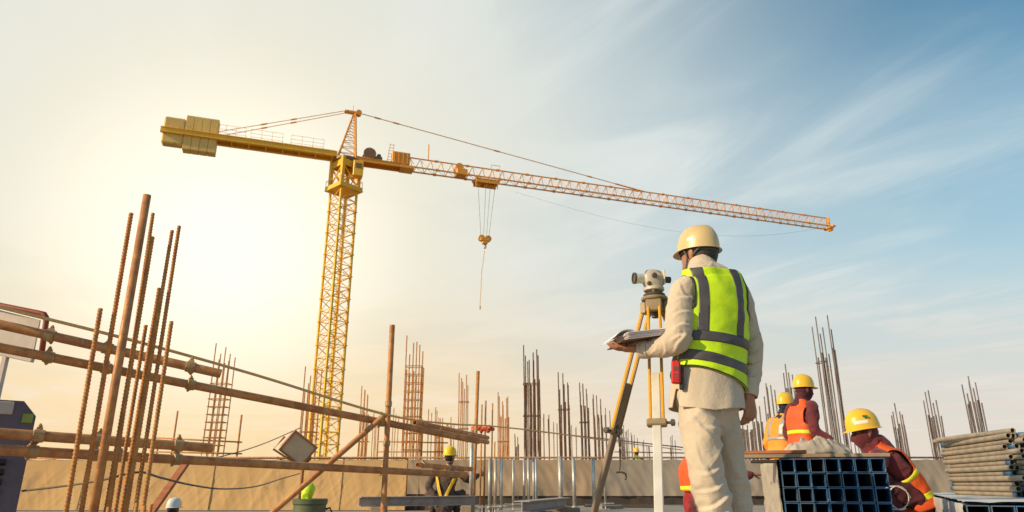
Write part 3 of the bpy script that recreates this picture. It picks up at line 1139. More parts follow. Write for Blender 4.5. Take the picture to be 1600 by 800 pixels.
mb = MB()
mb.box(mp_(0, 0, MTOP + 0.06), (2.75, 2.75, 0.12), RM)
for k in range(4):
    c_ = [(-1.3, -1.3), (1.3, -1.3), (1.3, 1.3), (-1.3, 1.3)]
    p, q = c_[k], c_[(k + 1) % 4]
    mb.box(mp_((p[0] + q[0]) / 2, (p[1] + q[1]) / 2, MTOP + 0.30), (2.7 if k % 2 == 0 else 0.06, 0.06 if k % 2 == 0 else 2.7, 0.36), RM)
    mb.tube(mp_(*p, MTOP + 0.1), mp_(*p, MTOP + 1.1), 0.03, 5)
    mb.tube(mp_(*p, MTOP + 1.1), mp_(*q, MTOP + 1.1), 0.025, 5)
mb.build('climbing_platform', 'crane', crane)
mb = MB()
for k in range(4):
    c_ = [(-1.0, -1.0), (1.0, -1.0), (1.0, 1.0), (-1.0, 1.0)]
    p, q = c_[k], c_[(k + 1) % 4]
    mb.box(mp_(*p, MTOP + 1.75), (0.32, 0.32, 3.3), RM)
    mb.tube(mp_(*p, MTOP + 0.5), mp_(*q, MTOP + 2.6), 0.09, 6)
    mb.tube(mp_(*q, MTOP + 0.5), mp_(*p, MTOP + 2.6), 0.06, 6)
    mb.box(mp_((p[0] + q[0]) / 2, (p[1] + q[1]) / 2, MTOP + 2.85), (1.9 if k % 2 == 0 else 0.1, 0.1 if k % 2 == 0 else 1.9, 0.7), RM)
mb.build('slewing_frame', 'crane', crane)
mb = MB()
mb.lathe((M0.x, M0.y, MTOP + 3.2), [(1.2, 0), (1.3, 0.1), (1.3, 0.35), (1.1, 0.45)], 24)
mb.build('slewing_ring', 'crane_dark', crane, angle=40)
# cab on the camera side
cc = cp_(1.15, -1.05, -1.4)
cab = MB().box(cc, (1.0, 1.0, 1.7), RJ, 0.05).build('cab', 'crane', crane)
MB().box(cp_(1.15, -1.562, -1.15), (0.62, 0.03, 0.55), RJ).build('cab_window', 'crane_dark', cab)
MB().box(cp_(1.662, -1.05, -1.15), (0.03, 0.75, 0.8), RJ).build('cab_window', 'lens_glass', cab)

# tower head: steep front legs, raking rear legs
apex = at(548, 177, M0.y).z
AP = apex - ZJ
for t_ in (-0.65, 0.65):
    MB().tube(cp_(0.9, t_, -0.1), cp_(0.55, t_ * 0.22, AP), 0.13, 6).build('head_leg', 'crane_jib', crane)
    MB().tube(cp_(-0.95, t_, -0.1), cp_(0.35, t_ * 0.22, AP - 0.1), 0.085, 6).build('head_leg', 'crane_jib', crane)
mb = MB()
for k in range(7):
    w = (k + 0.6) / 8
    s0, s1 = 0.9 - 0.35 * w, -0.95 + 1.3 * w
    for t_ in (-0.65, 0.65):
        tt = t_ * (1 - 0.78 * w)
        mb.tube(cp_(s0, tt, AP * w), cp_(s1, tt, AP * w), 0.035, 5)
        w2 = (k + 1.6) / 8
        mb.tube(cp_(s0, tt, AP * w), cp_(-0.95 + 1.3 * w2, t_ * (1 - 0.78 * w2), AP * w2), 0.03, 5)
    mb.tube(cp_(s0, -0.65 * (1 - 0.78 * w), AP * w), cp_(s0, 0.65 * (1 - 0.78 * w), AP * w), 0.035, 5)
mb.build('head_bracing', 'crane_jib', crane)
mb = MB()
mb.box(cp_(0.2, 0, AP + 0.12), (1.6, 0.5, 0.28), RJ, 0.05)
mb.tube(cp_(0.9, -0.3, AP + 0.15), cp_(0.9, 0.3, AP + 0.15), 0.3, 12)
mb.tube(cp_(0.3, 0, AP + 0.2), cp_(0.3, 0, AP + 1.0), 0.03, 5)
mb.build('apex_plate', 'crane_jib', crane)

# main jib sections share one mesh
JS0 = 6.0
nj = 16
JSL = (JL - JS0 - 0.3) / nj
JH, JW = 1.32, 0.62
mb = MB()
mb.tube((0, 0, JH), (JSL, 0, JH), 0.075, 6)
for t_ in (-JW, JW):
    mb.box((JSL / 2, t_, 0), (JSL, 0.13, 0.13))
nb_ = 3
for k in range(nb_):
    a, b, c_ = JSL * k / nb_, JSL * (k + 0.5) / nb_, JSL * (k + 1) / nb_
    for t_ in (-JW, JW):
        mb.tube((a, t_, 0), (b, 0, JH), 0.034, 5)
        mb.tube((b, 0, JH), (c_, t_, 0), 0.034, 5)
    mb.tube((a, -JW, 0), (a, JW, 0), 0.03, 5)
    mb.tube((a, -JW, 0), (c_, JW, 0), 0.026, 4)
mb.box((0.0, -JW, 0), (0.34, 0.2, 0.22))
mb.box((0.0, JW, 0), (0.34, 0.2, 0.22))
mb.box((0.0, 0, JH), (0.36, 0.2, 0.2))
jsec = mb.mesh('jib_section')
jsec.materials.append(MATS['crane_jib'])
jrot = math.atan2(jd.y, jd.x)
for k in range(nj):
    o = bpy.data.objects.new('jib_section', jsec)
    o.location = V((0, 0, ZJ - GZ)) + jd * (JS0 + k * JSL)
    o.rotation_euler = (0, 0, jrot)
    link(o, crane)
mb = MB()
mb.box(cp_(JL - 0.1, 0, 0.65), (0.14, 0.5, 1.5), RJ)
mb.box(cp_(JL, 0, 0.0), (0.5, 1.7, 0.22), RJ)
mb.tube(cp_(JL + 0.15, -0.25, -0.25), cp_(JL + 0.15, 0.25, -0.25), 0.22, 12)
mb.build('jib_tip', 'crane_jib', crane)
# jib root with machinery deck
mb = MB()
for t_ in (-JW, JW):
    mb.box(cp_(3.4, t_, 0.0), (5.4, 0.16, 0.42), RJ)
mb.box(cp_(3.6, 0, 0.19), (4.8, 1.5, 0.06), RJ)
for t_ in (-JW, JW):
    mb.tube(cp_(0.9, t_, 0.3), cp_(JS0, t_, 0.0), 0.07, 6)
mb.box(cp_(JS0 + 0.3, 0, -0.1), (1.4, 1.5, 0.3), RJ)
mb.build('jib_root', 'crane_jib', crane)
mb = MB()
mb.tube(cp_(2.3, -0.55, 0.85), cp_(2.3, 0.55, 0.85), 0.52, 16)
for t_ in (-0.6, 0.6):
    mb.tube(cp_(2.3, t_ - 0.03, 0.85), cp_(2.3, t_ + 0.03, 0.85), 0.66, 16)
mb.box(cp_(3.2, 0, 0.5), (0.9, 0.8, 0.5), RJ, 0.05)
mb.tube(cp_(3.3, -0.2, 0.9), cp_(3.3, 0.2, 0.9), 0.24, 12)
mb.build('hoist_winch', 'crane_dark', crane)
mb = MB()
mb.box(cp_(5.6, 0, 0.95), (1.9, 0.9, 1.35), RJ, 0.04)
for k in range(4):
    mb.box(cp_(4.9 + k * 0.47, -0.47, 0.95), (0.06, 0.05, 1.2), RJ)
mb.build('electrical_cabinet', 'crane_jib', crane)
mb = MB()
for s_ in (4.15, 4.55):
    mb.tube(cp_(s_, -0.3, 0.2), cp_(s_ + 0.25, -0.3, 2.5), 0.035, 5)
for k in range(6):
    mb.tube(cp_(4.2 + k * 0.04, -0.3, 0.6 + k * 0.35), cp_(4.6 + k * 0.04, -0.3, 0.6 + k * 0.35), 0.025, 4)
mb.build('access_ladder', 'crane_jib', crane)
MB().tube(cp_(JS0 + 2.6, 0, JH), cp_(JS0 + 2.6, 0, JH + 1.9), 0.06, 6).build('mast_light', 'crane_jib', crane)
tw = MB()
tw.box(cp_(JS0 + 6.3, 0, 0.35), (1.2, 1.1, 0.7), RJ, 0.05)
tw.tube(cp_(JS0 + 6.0, -0.5, 0.9), cp_(JS0 + 6.0, 0.5, 0.9), 0.42, 14)
tw.build('trolley_winch', 'crane_jib', crane)

# counter jib
cj = MB()
for t_ in (-0.62, 0.62):
    cj.box(cp_(-CJL / 2 - 0.5, t_, 0.22), (CJL - 1.0, 0.18, 0.44), RJ)
    for z_ in (0.46, -0.02):
        cj.box(cp_(-CJL / 2 - 0.5, t_, z_), (CJL - 1.0, 0.36, 0.05), RJ)
cj.box(cp_(-CJL / 2 + 1.5, 0, 0.52), (CJL - 5.5, 1.5, 0.05), RJ)
for k in range(8):
    cj.box(cp_(-1.5 - k * 1.6, 0, 0.1), (0.12, 1.2, 0.3), RJ)
cj.build('counter_jib', 'crane', crane)
hr = MB()
for t_ in (-0.85, 0.85):
    for a, b in ((-2.4, -5.6), (-6.4, -9.4), (-9.9, -12.6)):
        for z_ in (1.05, 1.5):
            hr.tube(cp_(a, t_, z_), cp_(b, t_, z_), 0.018, 4)
        for k in range(4):
            s_ = a + (b - a) * k / 3
            hr.tube(cp_(s_, t_, 0.5), cp_(s_, t_, 1.5), 0.018, 4)
hr.build('handrail', 'crane', crane)
bx_ = -CJL + 0.15
blocks = [(1.9, -1.05, 1.75, 0.0)] + [(0.74, -1.45, 2.15, 0)] * 4
x = bx_
for i, (w_, zlo, zhi, _) in enumerate(blocks):
    b_ = MB()
    b_.box(cp_(x + w_ / 2, 0, (zlo + zhi) / 2), (w_ - 0.03, 1.05, zhi - zlo), RJ, 0.02 if i else 0.12)
    o = b_.build('counterweight_block', 'ballast', crane)
    x += w_
# pendant bars
mb = MB()
hang = at(1002, 304, M0.y)
s_h = None
for k in range(4000):
    s_ = k * 0.015
    q = cp_(s_, 0, JH)
    d = q - V((0, 0, EYE))
    zc_ = d.y * CP + d.z * SP
    if 800 + FPX * d.x / zc_ >= 1002:
        s_h = s_
        break


def s_for_px(px, z):
    for k in range(-1600, 5200):
        q = cp_(k * 0.0125, 0, z) - V((0, 0, EYE))
        if 800 + FPX * q.x / (q.y * CP + q.z * SP) >= px:
            return k * 0.0125
    return 60


a_, b_ = cp_(0.9, 0, AP + 0.2), cp_(s_h, 0, JH + 0.05)
mb.tube(a_, b_, 0.045, 6)
for f_, L_ in ((0.06, 0.7), (0.12, 0.7), (0.46, 0.7), (0.80, 0.6), (0.955, 4.0)):
    p = a_.lerp(b_, f_)
    dd = (b_ - a_).normalized()
    mb.tube(p - dd * L_ / 2, p + dd * L_ / 2, 0.085, 6)
mb.build('jib_pendant', 'crane_jib', crane)
for t_ in (-0.5, 0.5):
    mb = MB()
    a_, b_ = cp_(-0.3, t_ * 0.5, AP + 0.15), cp_(-CJL + 4.6, t_, 0.7)
    mb.tube(a_, b_, 0.035, 6)
    for f_ in (0.42, 0.64):
        p = a_.lerp(b_, f_)
        dd = (b_ - a_).normalized()
        mb.tube(p - dd * 0.3, p + dd * 0.3, 0.08, 6)
    mb.build('counter_jib_pendant', 'crane_jib', crane)
# trolley under the jib, hoist ropes and hook
st = s_for_px(760, 0)
tr = MB()
tr.box(cp_(st, 0, -0.30), (2.7, 1.5, 0.16), RJ)
for t_ in (-0.7, 0.7):
    tr.box(cp_(st, t_, -0.5), (2.6, 0.1, 0.42), RJ)
for s_ in (-1.3, 1.3):
    for t_ in (-JW - 0.1, JW + 0.1):
        tr.tube(cp_(st + s_, t_ - 0.06, -0.12), cp_(st + s_, t_ + 0.06, -0.12), 0.17, 10)
for s_ in (-0.9, 0.0, 0.5, 0.9):
    tr.tube(cp_(st + s_, -0.3, -0.65), cp_(st + s_, 0.3, -0.65), 0.26, 12)
for s_ in (-1.35, 1.1):
    tr.tube(cp_(st + s_, -0.6, -0.3), cp_(st + s_, -0.6, -1.25), 0.05, 5)
for s_ in (0.3, 1.3):
    tr.tube(cp_(st + s_, -0.75, -0.3), cp_(st + s_, -0.75, 1.5), 0.03, 5)
tr.tube(cp_(st + 0.3, -0.75, 1.5), cp_(st + 1.3, -0.75, 1.5), 0.03, 5)
tr.build('trolley', 'crane_jib', crane)
hkz = at(757, 373, cp_(st, 0, 0).y).z - ZJ
for a, b, t_ in ((-0.95, -0.42, 0), (0.0, -0.1, 0.2), (0.4, 0.1, -0.2), (1.0, 0.42, 0)):
    MB().tube(cp_(st + a, t_, -0.7), cp_(st - 0.1 + b, t_, hkz), 0.020, 5).build('hoist_rope', 'cable', crane)
hb_p = cp_(st - 0.1, 0, hkz)
hk = thing('hook_block', hb_p, 'orange crane hook block with trailing sling hanging under the trolley', 'hook block')
for s_ in (-0.36, 0.36):
    MB().tube(hb_p + jd * s_ - js * 0.16, hb_p + jd * s_ + js * 0.16, 0.36, 16).build('sheave', 'crane_jib', hk)
mb = MB()
mb.box(hb_p + V((0, 0, -0.12)), (1.05, 0.42, 0.40), RJ, 0.05)
mb.box(hb_p + V((0, 0, -0.45)), (0.6, 0.38, 0.4), RJ, 0.06)
mb.build('cheek_plate', 'crane_jib', hk)
mb = MB()
hp_ = [hb_p + V((0, 0, -0.55)), hb_p + V((0, 0, -0.75))] + [hb_p + V((0, 0, -0.92)) + jd * 0.14 * math.sin(a) + V((0, 0, 0.16 * math.cos(a))) for a in [0.3 * k for k in range(1, 14)]]
mb.path(hp_, 0.07, 6)
mb.build('hook', 'crane_dark', hk)
end = at(750, 478, hb_p.y)
mb = MB()
mb.path([hb_p + V((0, 0, -1.3)), hb_p.lerp(end, 0.5) - jd * 0.08, end], 0.035, 5)
mb.tube(end, end + V((0, 0, -0.35)), 0.09, 6)
mb.build('sling', 'rope', hk)
# slack cable slung below the jib
mb = MB()
pts = []
for px, py in ((805, 300), (880, 322), (950, 341), (1010, 354), (1060, 362), (1110, 367), (1160, 369), (1215, 366), (1260, 360), (1297, 353)):
    d = ray(px, py)
    nrm = js
    t_ = (M0 - V((0, 0, EYE))).dot(nrm) / d.dot(nrm)
    pts.append(tuple(V((0, 0, EYE)) + d * t_))
mb.path([V(p) for p in catmull(pts, 4)], 0.010, 4)
mb.build('slack_cable', 'cable', crane)

# ------------------------------------------------------------------ rebar column cages beyond the fence
bar_me = {}


def bar_mesh(r, m, n=6, var=0):
    k = (round(r, 4), m, var)
    if k not in bar_me:
        b1, b2 = random.uniform(-0.016, 0.016), random.uniform(-0.008, 0.008)
        me = MB().path([(b1 * (w / 6) ** 2 + b2 * math.sin(w * 1.3), b2 * (w / 6) ** 2, w / 6) for w in range(7)], r, n).mesh('bar')
        me.materials.append(MATS[m])
        bar_me[k] = me
    return bar_me[k]


def cage(px, top, wpx, Y, bars, m, label, lap=None, ties=(), depth=0.3, r=0.013, lean=0.0, base=0.0, singles=()):
    """column starter bars: px is where they pass the fence rail, top the highest tip (pixels of the photograph only fix
    the bearing and the height; the column stands Y metres off on the deck)"""
    c0 = at(px, 715, Y)
    zt = at(px + (715 - top) * (800 - px) / 3530.0, top, Y).z
    w = abs(at(px + wpx / 2, 715, Y).x - at(px - wpx / 2, 715, Y).x)
    rt = thing('rebar_column', (c0.x, Y, base), label, 'rebar column', 'rebar columns standing beyond and around the fence')
    zl = at(px, lap, Y).z if lap else None
    rnd = random.Random(int(px * 7 + top))
    spots = []
    half = max(1, bars // 2)
    for i in range(bars):
        row = i % 2
        j = i // 2
        f = (j / (max(1, (bars + 1) // 2 - 1))) - 0.5 if bars > 2 else (-0.5 if i == 0 else 0.5)
        spots.append((f * w + (0.12 * w if row else 0), -depth / 2 if row == 0 else depth / 2))
    for i, (bx, by) in enumerate(spots):
        zz = zt - rnd.uniform(0, 0.13) * (zt - base) * (1 if i else 0)
        o = bpy.data.objects.new('bar', bar_mesh(r, m, 6, rnd.randrange(6)))
        o.location = (bx, by, 0)
        o.scale = (1, 1, zz - base)
        o.rotation_euler = (rnd.uniform(-0.006, 0.006), lean + rnd.uniform(-0.004, 0.004), 0)
        link(o, rt)
        if zl:
            o = bpy.data.objects.new('lap_bar', bar_mesh(r * 1.15, m, 6, rnd.randrange(6)))
            o.location = (bx + r * 2.2, by - r, 0)
            o.scale = (1, 1, (zl - base) * rnd.uniform(0.93, 1.0))
            o.rotation_euler = (0, lean + rnd.uniform(-0.006, 0.006), 0)
            link(o, rt)
    for ty in ties:
        z = at(px, ty, Y).z
        off = lean * (z - base)
        q = [V((-w / 2 - 0.02 + off, -depth / 2 - 0.02, z - base)), V((w / 2 + 0.05 + off, -depth / 2 - 0.02, z - base)), V((w / 2 + 0.05 + off, depth / 2 + 0.02, z - base)), V((-w / 2 - 0.02 + off, depth / 2 + 0.02, z - base))]
        mb = MB()
        for k in range(4):
            mb.tube(q[k], q[(k + 1) % 4], r * 0.7, 5)
        me = mb.mesh('tie')
        me.materials.append(MATS[m])
        link(bpy.data.objects.new('tie', me), rt)
    return rt


CAGES = [
    (330, 538, 24, 19.5, 8, 'rust', 'slim rebar cage with many square ties at the far left above the tarpaulin', None, tuple(range(600, 712, 12))),
    (477, 574, 18, 21, 6, 'rust', 'rebar column just left of the crane mast foot', 612, (640, 675)),
    (566, 604, 11, 23, 5, 'rust', 'short rebar column just right of the crane mast', 640, (655, 690)),
    (640, 526, 22, 19.5, 6, 'rust', 'tall stout rebar cage with ladder-like ties above the crouching worker', 572, tuple(range(573, 712, 13))),
    (617, 638, 8, 27, 3, 'rust', 'small rebar cluster beside the upright scaffold pole', None, (690,)),
    (670, 640, 3, 24, 2, 'rust', 'two thin bars between the tall cage and the yellow helmet', None, ()),
    (685, 637, 12, 25, 5, 'rust', 'low rebar column directly behind the yellow helmet of the crouching worker', 660, (680,)),
    (722, 584, 12, 22, 6, 'rust', 'rebar column with one mid tie right of the yellow helmet', None, (628, 670)),
    (785, 614, 13, 22, 6, 'rust', 'rebar column with doubled lower half behind the orange marked bars', 645, (690,)),
    (830, 541, 21, 19.5, 8, 'rust_dark', 'tallest dark rebar column at the middle of the photograph', 591, (600, 650)),
    (854, 647, 8, 25, 4, 'rust_dark', 'short twin rebar starter right of the tallest middle column', None, ()),
    (882, 583, 14, 21, 6, 'rust_dark', 'dark rebar column above the single galvanised post', 625, (640,)),
    (897, 665, 8, 28, 4, 'bar_grey', 'low pale rebar cluster in the gap left of the tripod columns', None, ()),
    (914, 599, 11, 22, 6, 'rust_dark', 'dark rebar column left of the slanting tripod leg', 633, (660,)),
    (935, 617, 11, 24, 6, 'rust_dark', 'rebar column nearest the clamp of the slanting tripod leg', 646, ()),
    (952, 638, 7, 26, 4, 'bar_grey', 'thin rebar cluster crossed by the slanting tripod leg', None, ()),
    (975, 663, 7, 29, 5, 'bar_grey', 'small far rebar cluster just right of the slanting tripod leg', 680, ()),
    (985, 671, 6, 31, 4, 'bar_grey', 'smaller far rebar cluster beside the distant worker', None, ()),
    (994, 680, 5, 33, 3, 'bar_grey', 'tiny far rebar cluster behind the distant worker', None, ()),
    (807, 678, 4, 28, 3, 'rust_dark', 'tiny rebar stub left of the tallest middle column', 694, ()),
    (1053, 680, 5, 30, 3, 'bar_grey', 'small rebar cluster between the white tripod leg and the surveyor', None, ()),
    (1170, 655, 17, 17.9, 6, 'bar_grey', 'rebar cluster just below the right hand of the surveyor', 668, ()),
    (1188, 626, 6, 18.2, 4, 'bar_grey', 'slim rebar column right beside the surveyor hand', 655, ()),
    (1213, 600, 13, 18.6, 6, 'bar_grey', 'rebar column left of the bending worker', 645, ()),
    (1249, 570, 16, 18.8, 5, 'bar_grey', 'rebar tips rising behind the two standing workers', 600, ()),
    (1303, 497, 6, 17.8, 3, 'bar_grey', 'left one of the two very tall rebar columns behind the cloth sack', 546, (566,)),
    (1320, 495, 4, 17.8, 3, 'bar_grey', 'right one of the two very tall rebar columns behind the cloth sack', 545, ()),
    (1338, 648, 5, 24, 4, 'bar_grey', 'short rebar peeping out left of the crouching worker helmet', None, ()),
    (1361, 640, 5, 26, 3, 'bar_grey', 'rebar tips showing just over the crouching worker helmet', None, ()),
    (1411, 631, 8, 18.4, 5, 'bar_grey', 'rebar column right of the crouching masked worker', 660, ()),
    (1468, 611, 10, 18.4, 5, 'bar_grey', 'rebar column at the left end of the pipe stack', 642, ()),
    (584, 645, 5, 28, 3, 'rust', 'tiny rebar cluster between crane mast and upright scaffold pole', None, ()),
    (655, 655, 4, 29, 3, 'rust', 'tiny rebar cluster half hidden by the tall laddered cage', None, ()),
    (706, 652, 5, 28, 3, 'rust', 'low rebar cluster between the yellow helmet and the taped bars', None, ()),
    (868, 660, 5, 30, 3, 'rust_dark', 'low rebar cluster left of the dark column over the stout post', None, ()),
    (945, 668, 5, 32, 3, 'bar_grey', 'very low rebar cluster right under the slanting tripod leg clamp', None, ()),
    (1008, 688, 4, 33, 3, 'bar_grey', 'faint rebar cluster just left of the white tripod leg', None, ()),
    (1536, 589, 11, 18.4, 6, 'bar_grey', 'rebar column rising behind the top of the pipe stack', 625, ()),
]
for a in CAGES:
    px, top, w, Y, nb2, m, lab, lap, ties = a
    cage(px, top, w, Y, nb2, m, lab, lap, ties, r=0.015 if m == 'bar_grey' else 0.0165)

# lone posts and far guard rails
def guard_rail(pts, posts, Y, label, m='bar_grey', r=0.02):
    g0 = at(*pts[0], Y)
    rt = thing('guard_rail', (g0.x, Y, 0), label, 'guard rail')
    for (p, q) in zip(pts[:-1:2], pts[1::2]):
        MB().tube(at(*p, Y), at(*q, Y), r, 6).build('rail', m, rt, True)
    for px, top in posts:
        p = at(px, top, Y)
        MB().tube((p.x, Y + 0.03, 0), (p.x, Y + 0.03, p.z), r * 1.15, 6).build('post', m, rt, True)
    return rt


guard_rail([(240, 684, ), (378, 691), (240, 706), (378, 709)], [(277, 642), (377, 648), (247, 690)], 22, 'thin guard rail and posts left of the crane above the tarpaulin', 'rust', 0.026)
guard_rail([(820, 672), (1075, 700), (960, 706), (1075, 708)], [(1014, 696), (1048, 699), (930, 684)], 26, 'far thin guard rail seen between the tripod legs', 'bar_grey', 0.022)
guard_rail([(590, 690), (700, 692), (590, 706), (700, 706)], [(592, 655), (660, 668)], 24, 'far guard rail behind the crouching worker with yellow harness', 'rust', 0.024)

# bars standing in front of the fence around the upright pipe
FB = [(741, 628, 12.5, 0.013, 'thin rusty bar at the left edge of the orange taped bundle'),
      (751, 632, 12.3, 0.013, 'thin rusty bar next to the thick leaning pipe'),
      (757, 626, 12.6, 0.016, 'stouter rusty bar in the middle of the orange taped bundle'),
      (768, 630, 12.4, 0.012, 'thin rusty bar right of the orange tape'),
      (772, 690, 12.8, 0.012, 'short rusty bar at the right end of the orange taped bundle')]
for px, top, Y, r, lab in FB:
    b0 = at(px, 715, Y)
    zt = at(px + (715 - top) * (800 - px) / 3530.0, top, Y).z
    tag(MB().tube((b0.x, Y, 0), (b0.x + 0.01, Y, zt), r, 8).build('reinforcing_bar', 'rust', None, True), lab, 'bar', 'bars in front of the fence')
b0, b1 = at(739, 790, 12.0), at(747, 580, 12.0)
tag(MB().pipe((b0.x, 12.0, 0), b1, 0.03, 0.024, 14).build('steel_pipe', 'rust', None, True), 'thick leaning rusty pipe standing in the orange taped bundle of bars', 'pipe')
mb = MB()
for k in range(9):
    a, b = at(738 + k * 3.6, 668 + 3 * math.sin(k * 1.7), 12.2), at(742 + k * 3.6, 672 + 3 * math.cos(k * 2.1), 12.15)
    mb.tube(a, b, 0.035, 6)
tag(mb.build('marking_tape', 'orange_tape', None, True), 'bright orange tape wrapped round the bars right of the yellow helmet', 'tape')

# galvanised posts with base plates
POST = [(736, 672, 11.4, 'pale post beside the crouching worker', 0.030), (765, 716, 12.0, 'pale base-jack post right of the taped bars', 0.026), (774, 716, 12.4, 'second pale post right of the taped bars', 0.024),
        (783, 716, 12.2, 'third pale post right of the taped bars', 0.028), (802, 718, 13.5, 'yellowish thin post standing by itself left of the middle posts', 0.022), (819, 716, 12.8, 'leftmost of the four close middle posts', 0.022),
        (826, 716, 12.3, 'second of the four close middle posts', 0.025), (834, 716, 12.6, 'third of the four close middle posts', 0.022), (838, 716, 13.2, 'rightmost of the four close middle posts', 0.022),
        (876, 713, 11.8, 'stout pale post with a collar under the dark rebar column', 0.038), (897, 715, 12.1, 'pale post left of the slanting tripod leg', 0.030), (928, 716, 13.0, 'pale post behind the slanting tripod leg', 0.034),
        (945, 716, 14.0, 'thin pale post just right of the slanting tripod leg', 0.02)]
for px, top, Y, lab, r in POST:
    b0 = at(px, 760, Y)
    zt = at(px, top, Y).z
    rt = thing('scaffold_post', (b0.x, Y, 0), lab, 'post', 'galvanised posts along the deck')
    MB().pipe((b0.x, Y, 0.06), (b0.x, Y, zt), r, r * 0.8, 12).build('tube', 'galv', rt, True)
    MB().box((b0.x, Y, 0.01), (0.17, 0.17, 0.012)).build('base_plate', 'galv', rt)
    mb = MB()
    mb.tube((b0.x, Y, 0.016), (b0.x, Y, 0.10), r * 0.72, 10)
    mb.lathe((b0.x, Y, 0.10), [(r * 1.7, 0), (r * 1.7, 0.018)], 10)
    for sg in (-1, 1):
        mb.tube((b0.x + sg * r, Y - 0.02, 0.11), (b0.x + sg * 0.16, Y - 0.03, 0.115), 0.011, 6)
    mb.build('jack_nut', 'galv', rt)

# steel beams, rusty panel on the deck
def beam(p, q, h, w, label):
    p, q = V(p), V(q)
    L = (q - p).length
    d = (q - p).normalized()
    s_ = V((-d.y, d.x, 0))
    R = Matrix((d, s_, V((0, 0, 1)))).transposed()
    rt = thing('steel_beam', p, label, 'beam', 'steel beams on the deck')
    c = (p + q) / 2
    MB().box(c + V((0, 0, h - 0.006)), (L, w, 0.012), R).build('flange', 'beam_grey', rt)
    MB().box(c + V((0, 0, 0.006)), (L, w, 0.012), R).build('flange', 'beam_grey', rt)
    MB().box(c + V((0, 0, h / 2)), (L, 0.012, h - 0.024), R).build('web', 'beam_grey', rt)


beam((at(560, 800, 10.4).x, 10.4, 0.16), (at(742, 786, 11.2).x, 11.2, 0.16), 0.13, 0.20, 'grey steel beam lying in front of the crouching worker')
beam((at(815, 800, 9.4).x, 9.2, 0.12), (at(884, 786, 11.5).x, 11.6, 0.12), 0.14, 0.20, 'grey steel beam pointing at the pale middle posts')
for x, y in ((at(590, 800, 10.5).x, 10.6), (at(730, 790, 11.1).x, 11.1)):
    tag(MB().box((x, y, 0.08), (0.16, 0.5, 0.155), None, 0.01).build('timber_block', 'plank', None), 'timber block under the %s end of the beam by the crouching worker' % ('left' if x < -1.4 else 'right'), 'block', 'timber blocks under beams')
for x, y in ((at(835, 800, 9.9).x, 9.9), (at(880, 790, 11.3).x, 11.3)):
    tag(MB().box((x, y, 0.06), (0.5, 0.16, 0.115), None, 0.01).build('timber_block', 'plank', None), 'timber block under the %s end of the beam by the pale posts' % ('near' if y < 10.5 else 'far'), 'block', 'timber blocks under beams')
p, q = at(586, 772, 13.6), at(742, 772, 13.6)
rt = thing('formwork_panel', (p.x, 13.6, 0), 'dark rusty formwork panel standing behind the crouching worker', 'panel')
MB().box(((p.x + q.x) / 2, 13.6, p.z / 2), (q.x - p.x, 0.03, p.z), None, 0.004).build('sheet', 'rust_panel', rt)
for k in range(6):
    x = p.x + (q.x - p.x) * (k + 0.5) / 6
    MB().box((x, 13.55, p.z / 2), (0.05, 0.06, p.z - 0.02)).build('rib', 'rust_panel', rt)

# ------------------------------------------------------------------ scaffold tubes at the left
def coupler(par, c, d, s=1.0):
    "two hinged half clamps with a bolt"
    d = V(d).normalized()
    mb = MB()
    mb.lathe(V(c) - d * 0.024 * s, [(0.0250 * s, 0), (0.0298 * s, 0.002 * s), (0.0298 * s, 0.046 * s), (0.0250 * s, 0.048 * s)], 14, rot_to(d))
    o = mb.build('coupler', 'coupler', par, angle=35)
    b = MB()
    up = V((0, 0, 1))
    sd = d.cross(up).normalized()
    for k, ax in ((1, up * 0.95 - sd * 0.25), (-1, -up * 0.6 - sd * 0.9)):
        ax = ax.normalized()
        e = V(c) + ax * 0.029 * s
        b.box(e, (0.026 * s, 0.020 * s, 0.020 * s), rot_to(ax))
        b.tube(e, e + ax * 0.030 * s, 0.0055 * s, 8)
        b.tube(e + ax * 0.014 * s, e + ax * 0.023 * s, 0.0100 * s, 6)
    b.build('bolt', 'coupler', o)
    return o


TUBE_LINES = {}


def stube(a, b, Ya, Yb, label, r=0.0242, clamps=(), m='scaffold', ext=0.0):
    p, q = at(*a, Ya), at(*b, Yb)
    d = (q - p).normalized()
    p = p - d * ext
    rt = thing('scaffold_tube', p, label, 'scaffold tube', 'scaffold tubes')
    MB().pipe(p, q, r, r * 0.85, 20).build('tube', m, rt, True)
    soft(rt.children[0], 40)
    for px in clamps:
        lo, hi = 0.0, 1.0
        for _ in range(40):
            mid = (lo + hi) / 2
            x = p.lerp(q, mid) - V((0, 0, EYE))
            if 800 + FPX * x.x / (x.y * CP + x.z * SP) < px:
                lo = mid
            else:
                hi = mid
        coupler(rt, p.lerp(q, lo), d, r / 0.0242)
    return rt


stube((0, 507), (345, 584), 3.50, 3.85, 'upper short scaffold tube of the top left pair, ending in the open', clamps=(78, 168, 298), ext=1.2)
stube((0, 543), (748, 689), 3.50, 5.5, 'long sloping scaffold tube of the top left pair running to the taped bars', clamps=(76, 166, 298, 596), ext=1.2)
stube((0, 677), (332, 700), 3.30, 3.85, 'short scaffold tube of the lower left pair with its open end', clamps=(60, 155, 279), ext=1.2)
stube((0, 703), (728, 742), 3.30, 5.9, 'long scaffold tube of the lower left pair reaching the crouching worker', clamps=(50, 148, 186, 276, 600), ext=1.2)
stube((599, 795), (613, 508), 4.95, 4.95, 'upright scaffold pole between crane and tall rebar cage', r=0.0195, clamps=(604, 607))
stube((420, 806), (602, 648), 4.7, 4.88, 'slanting brace tube clamped to the upright scaffold pole', r=0.0185, clamps=(596,))
stube((648, 660), (762, 684), 5.3, 6.6, 'upper short tube crossing above the crouching worker', r=0.019, clamps=(660, 700))
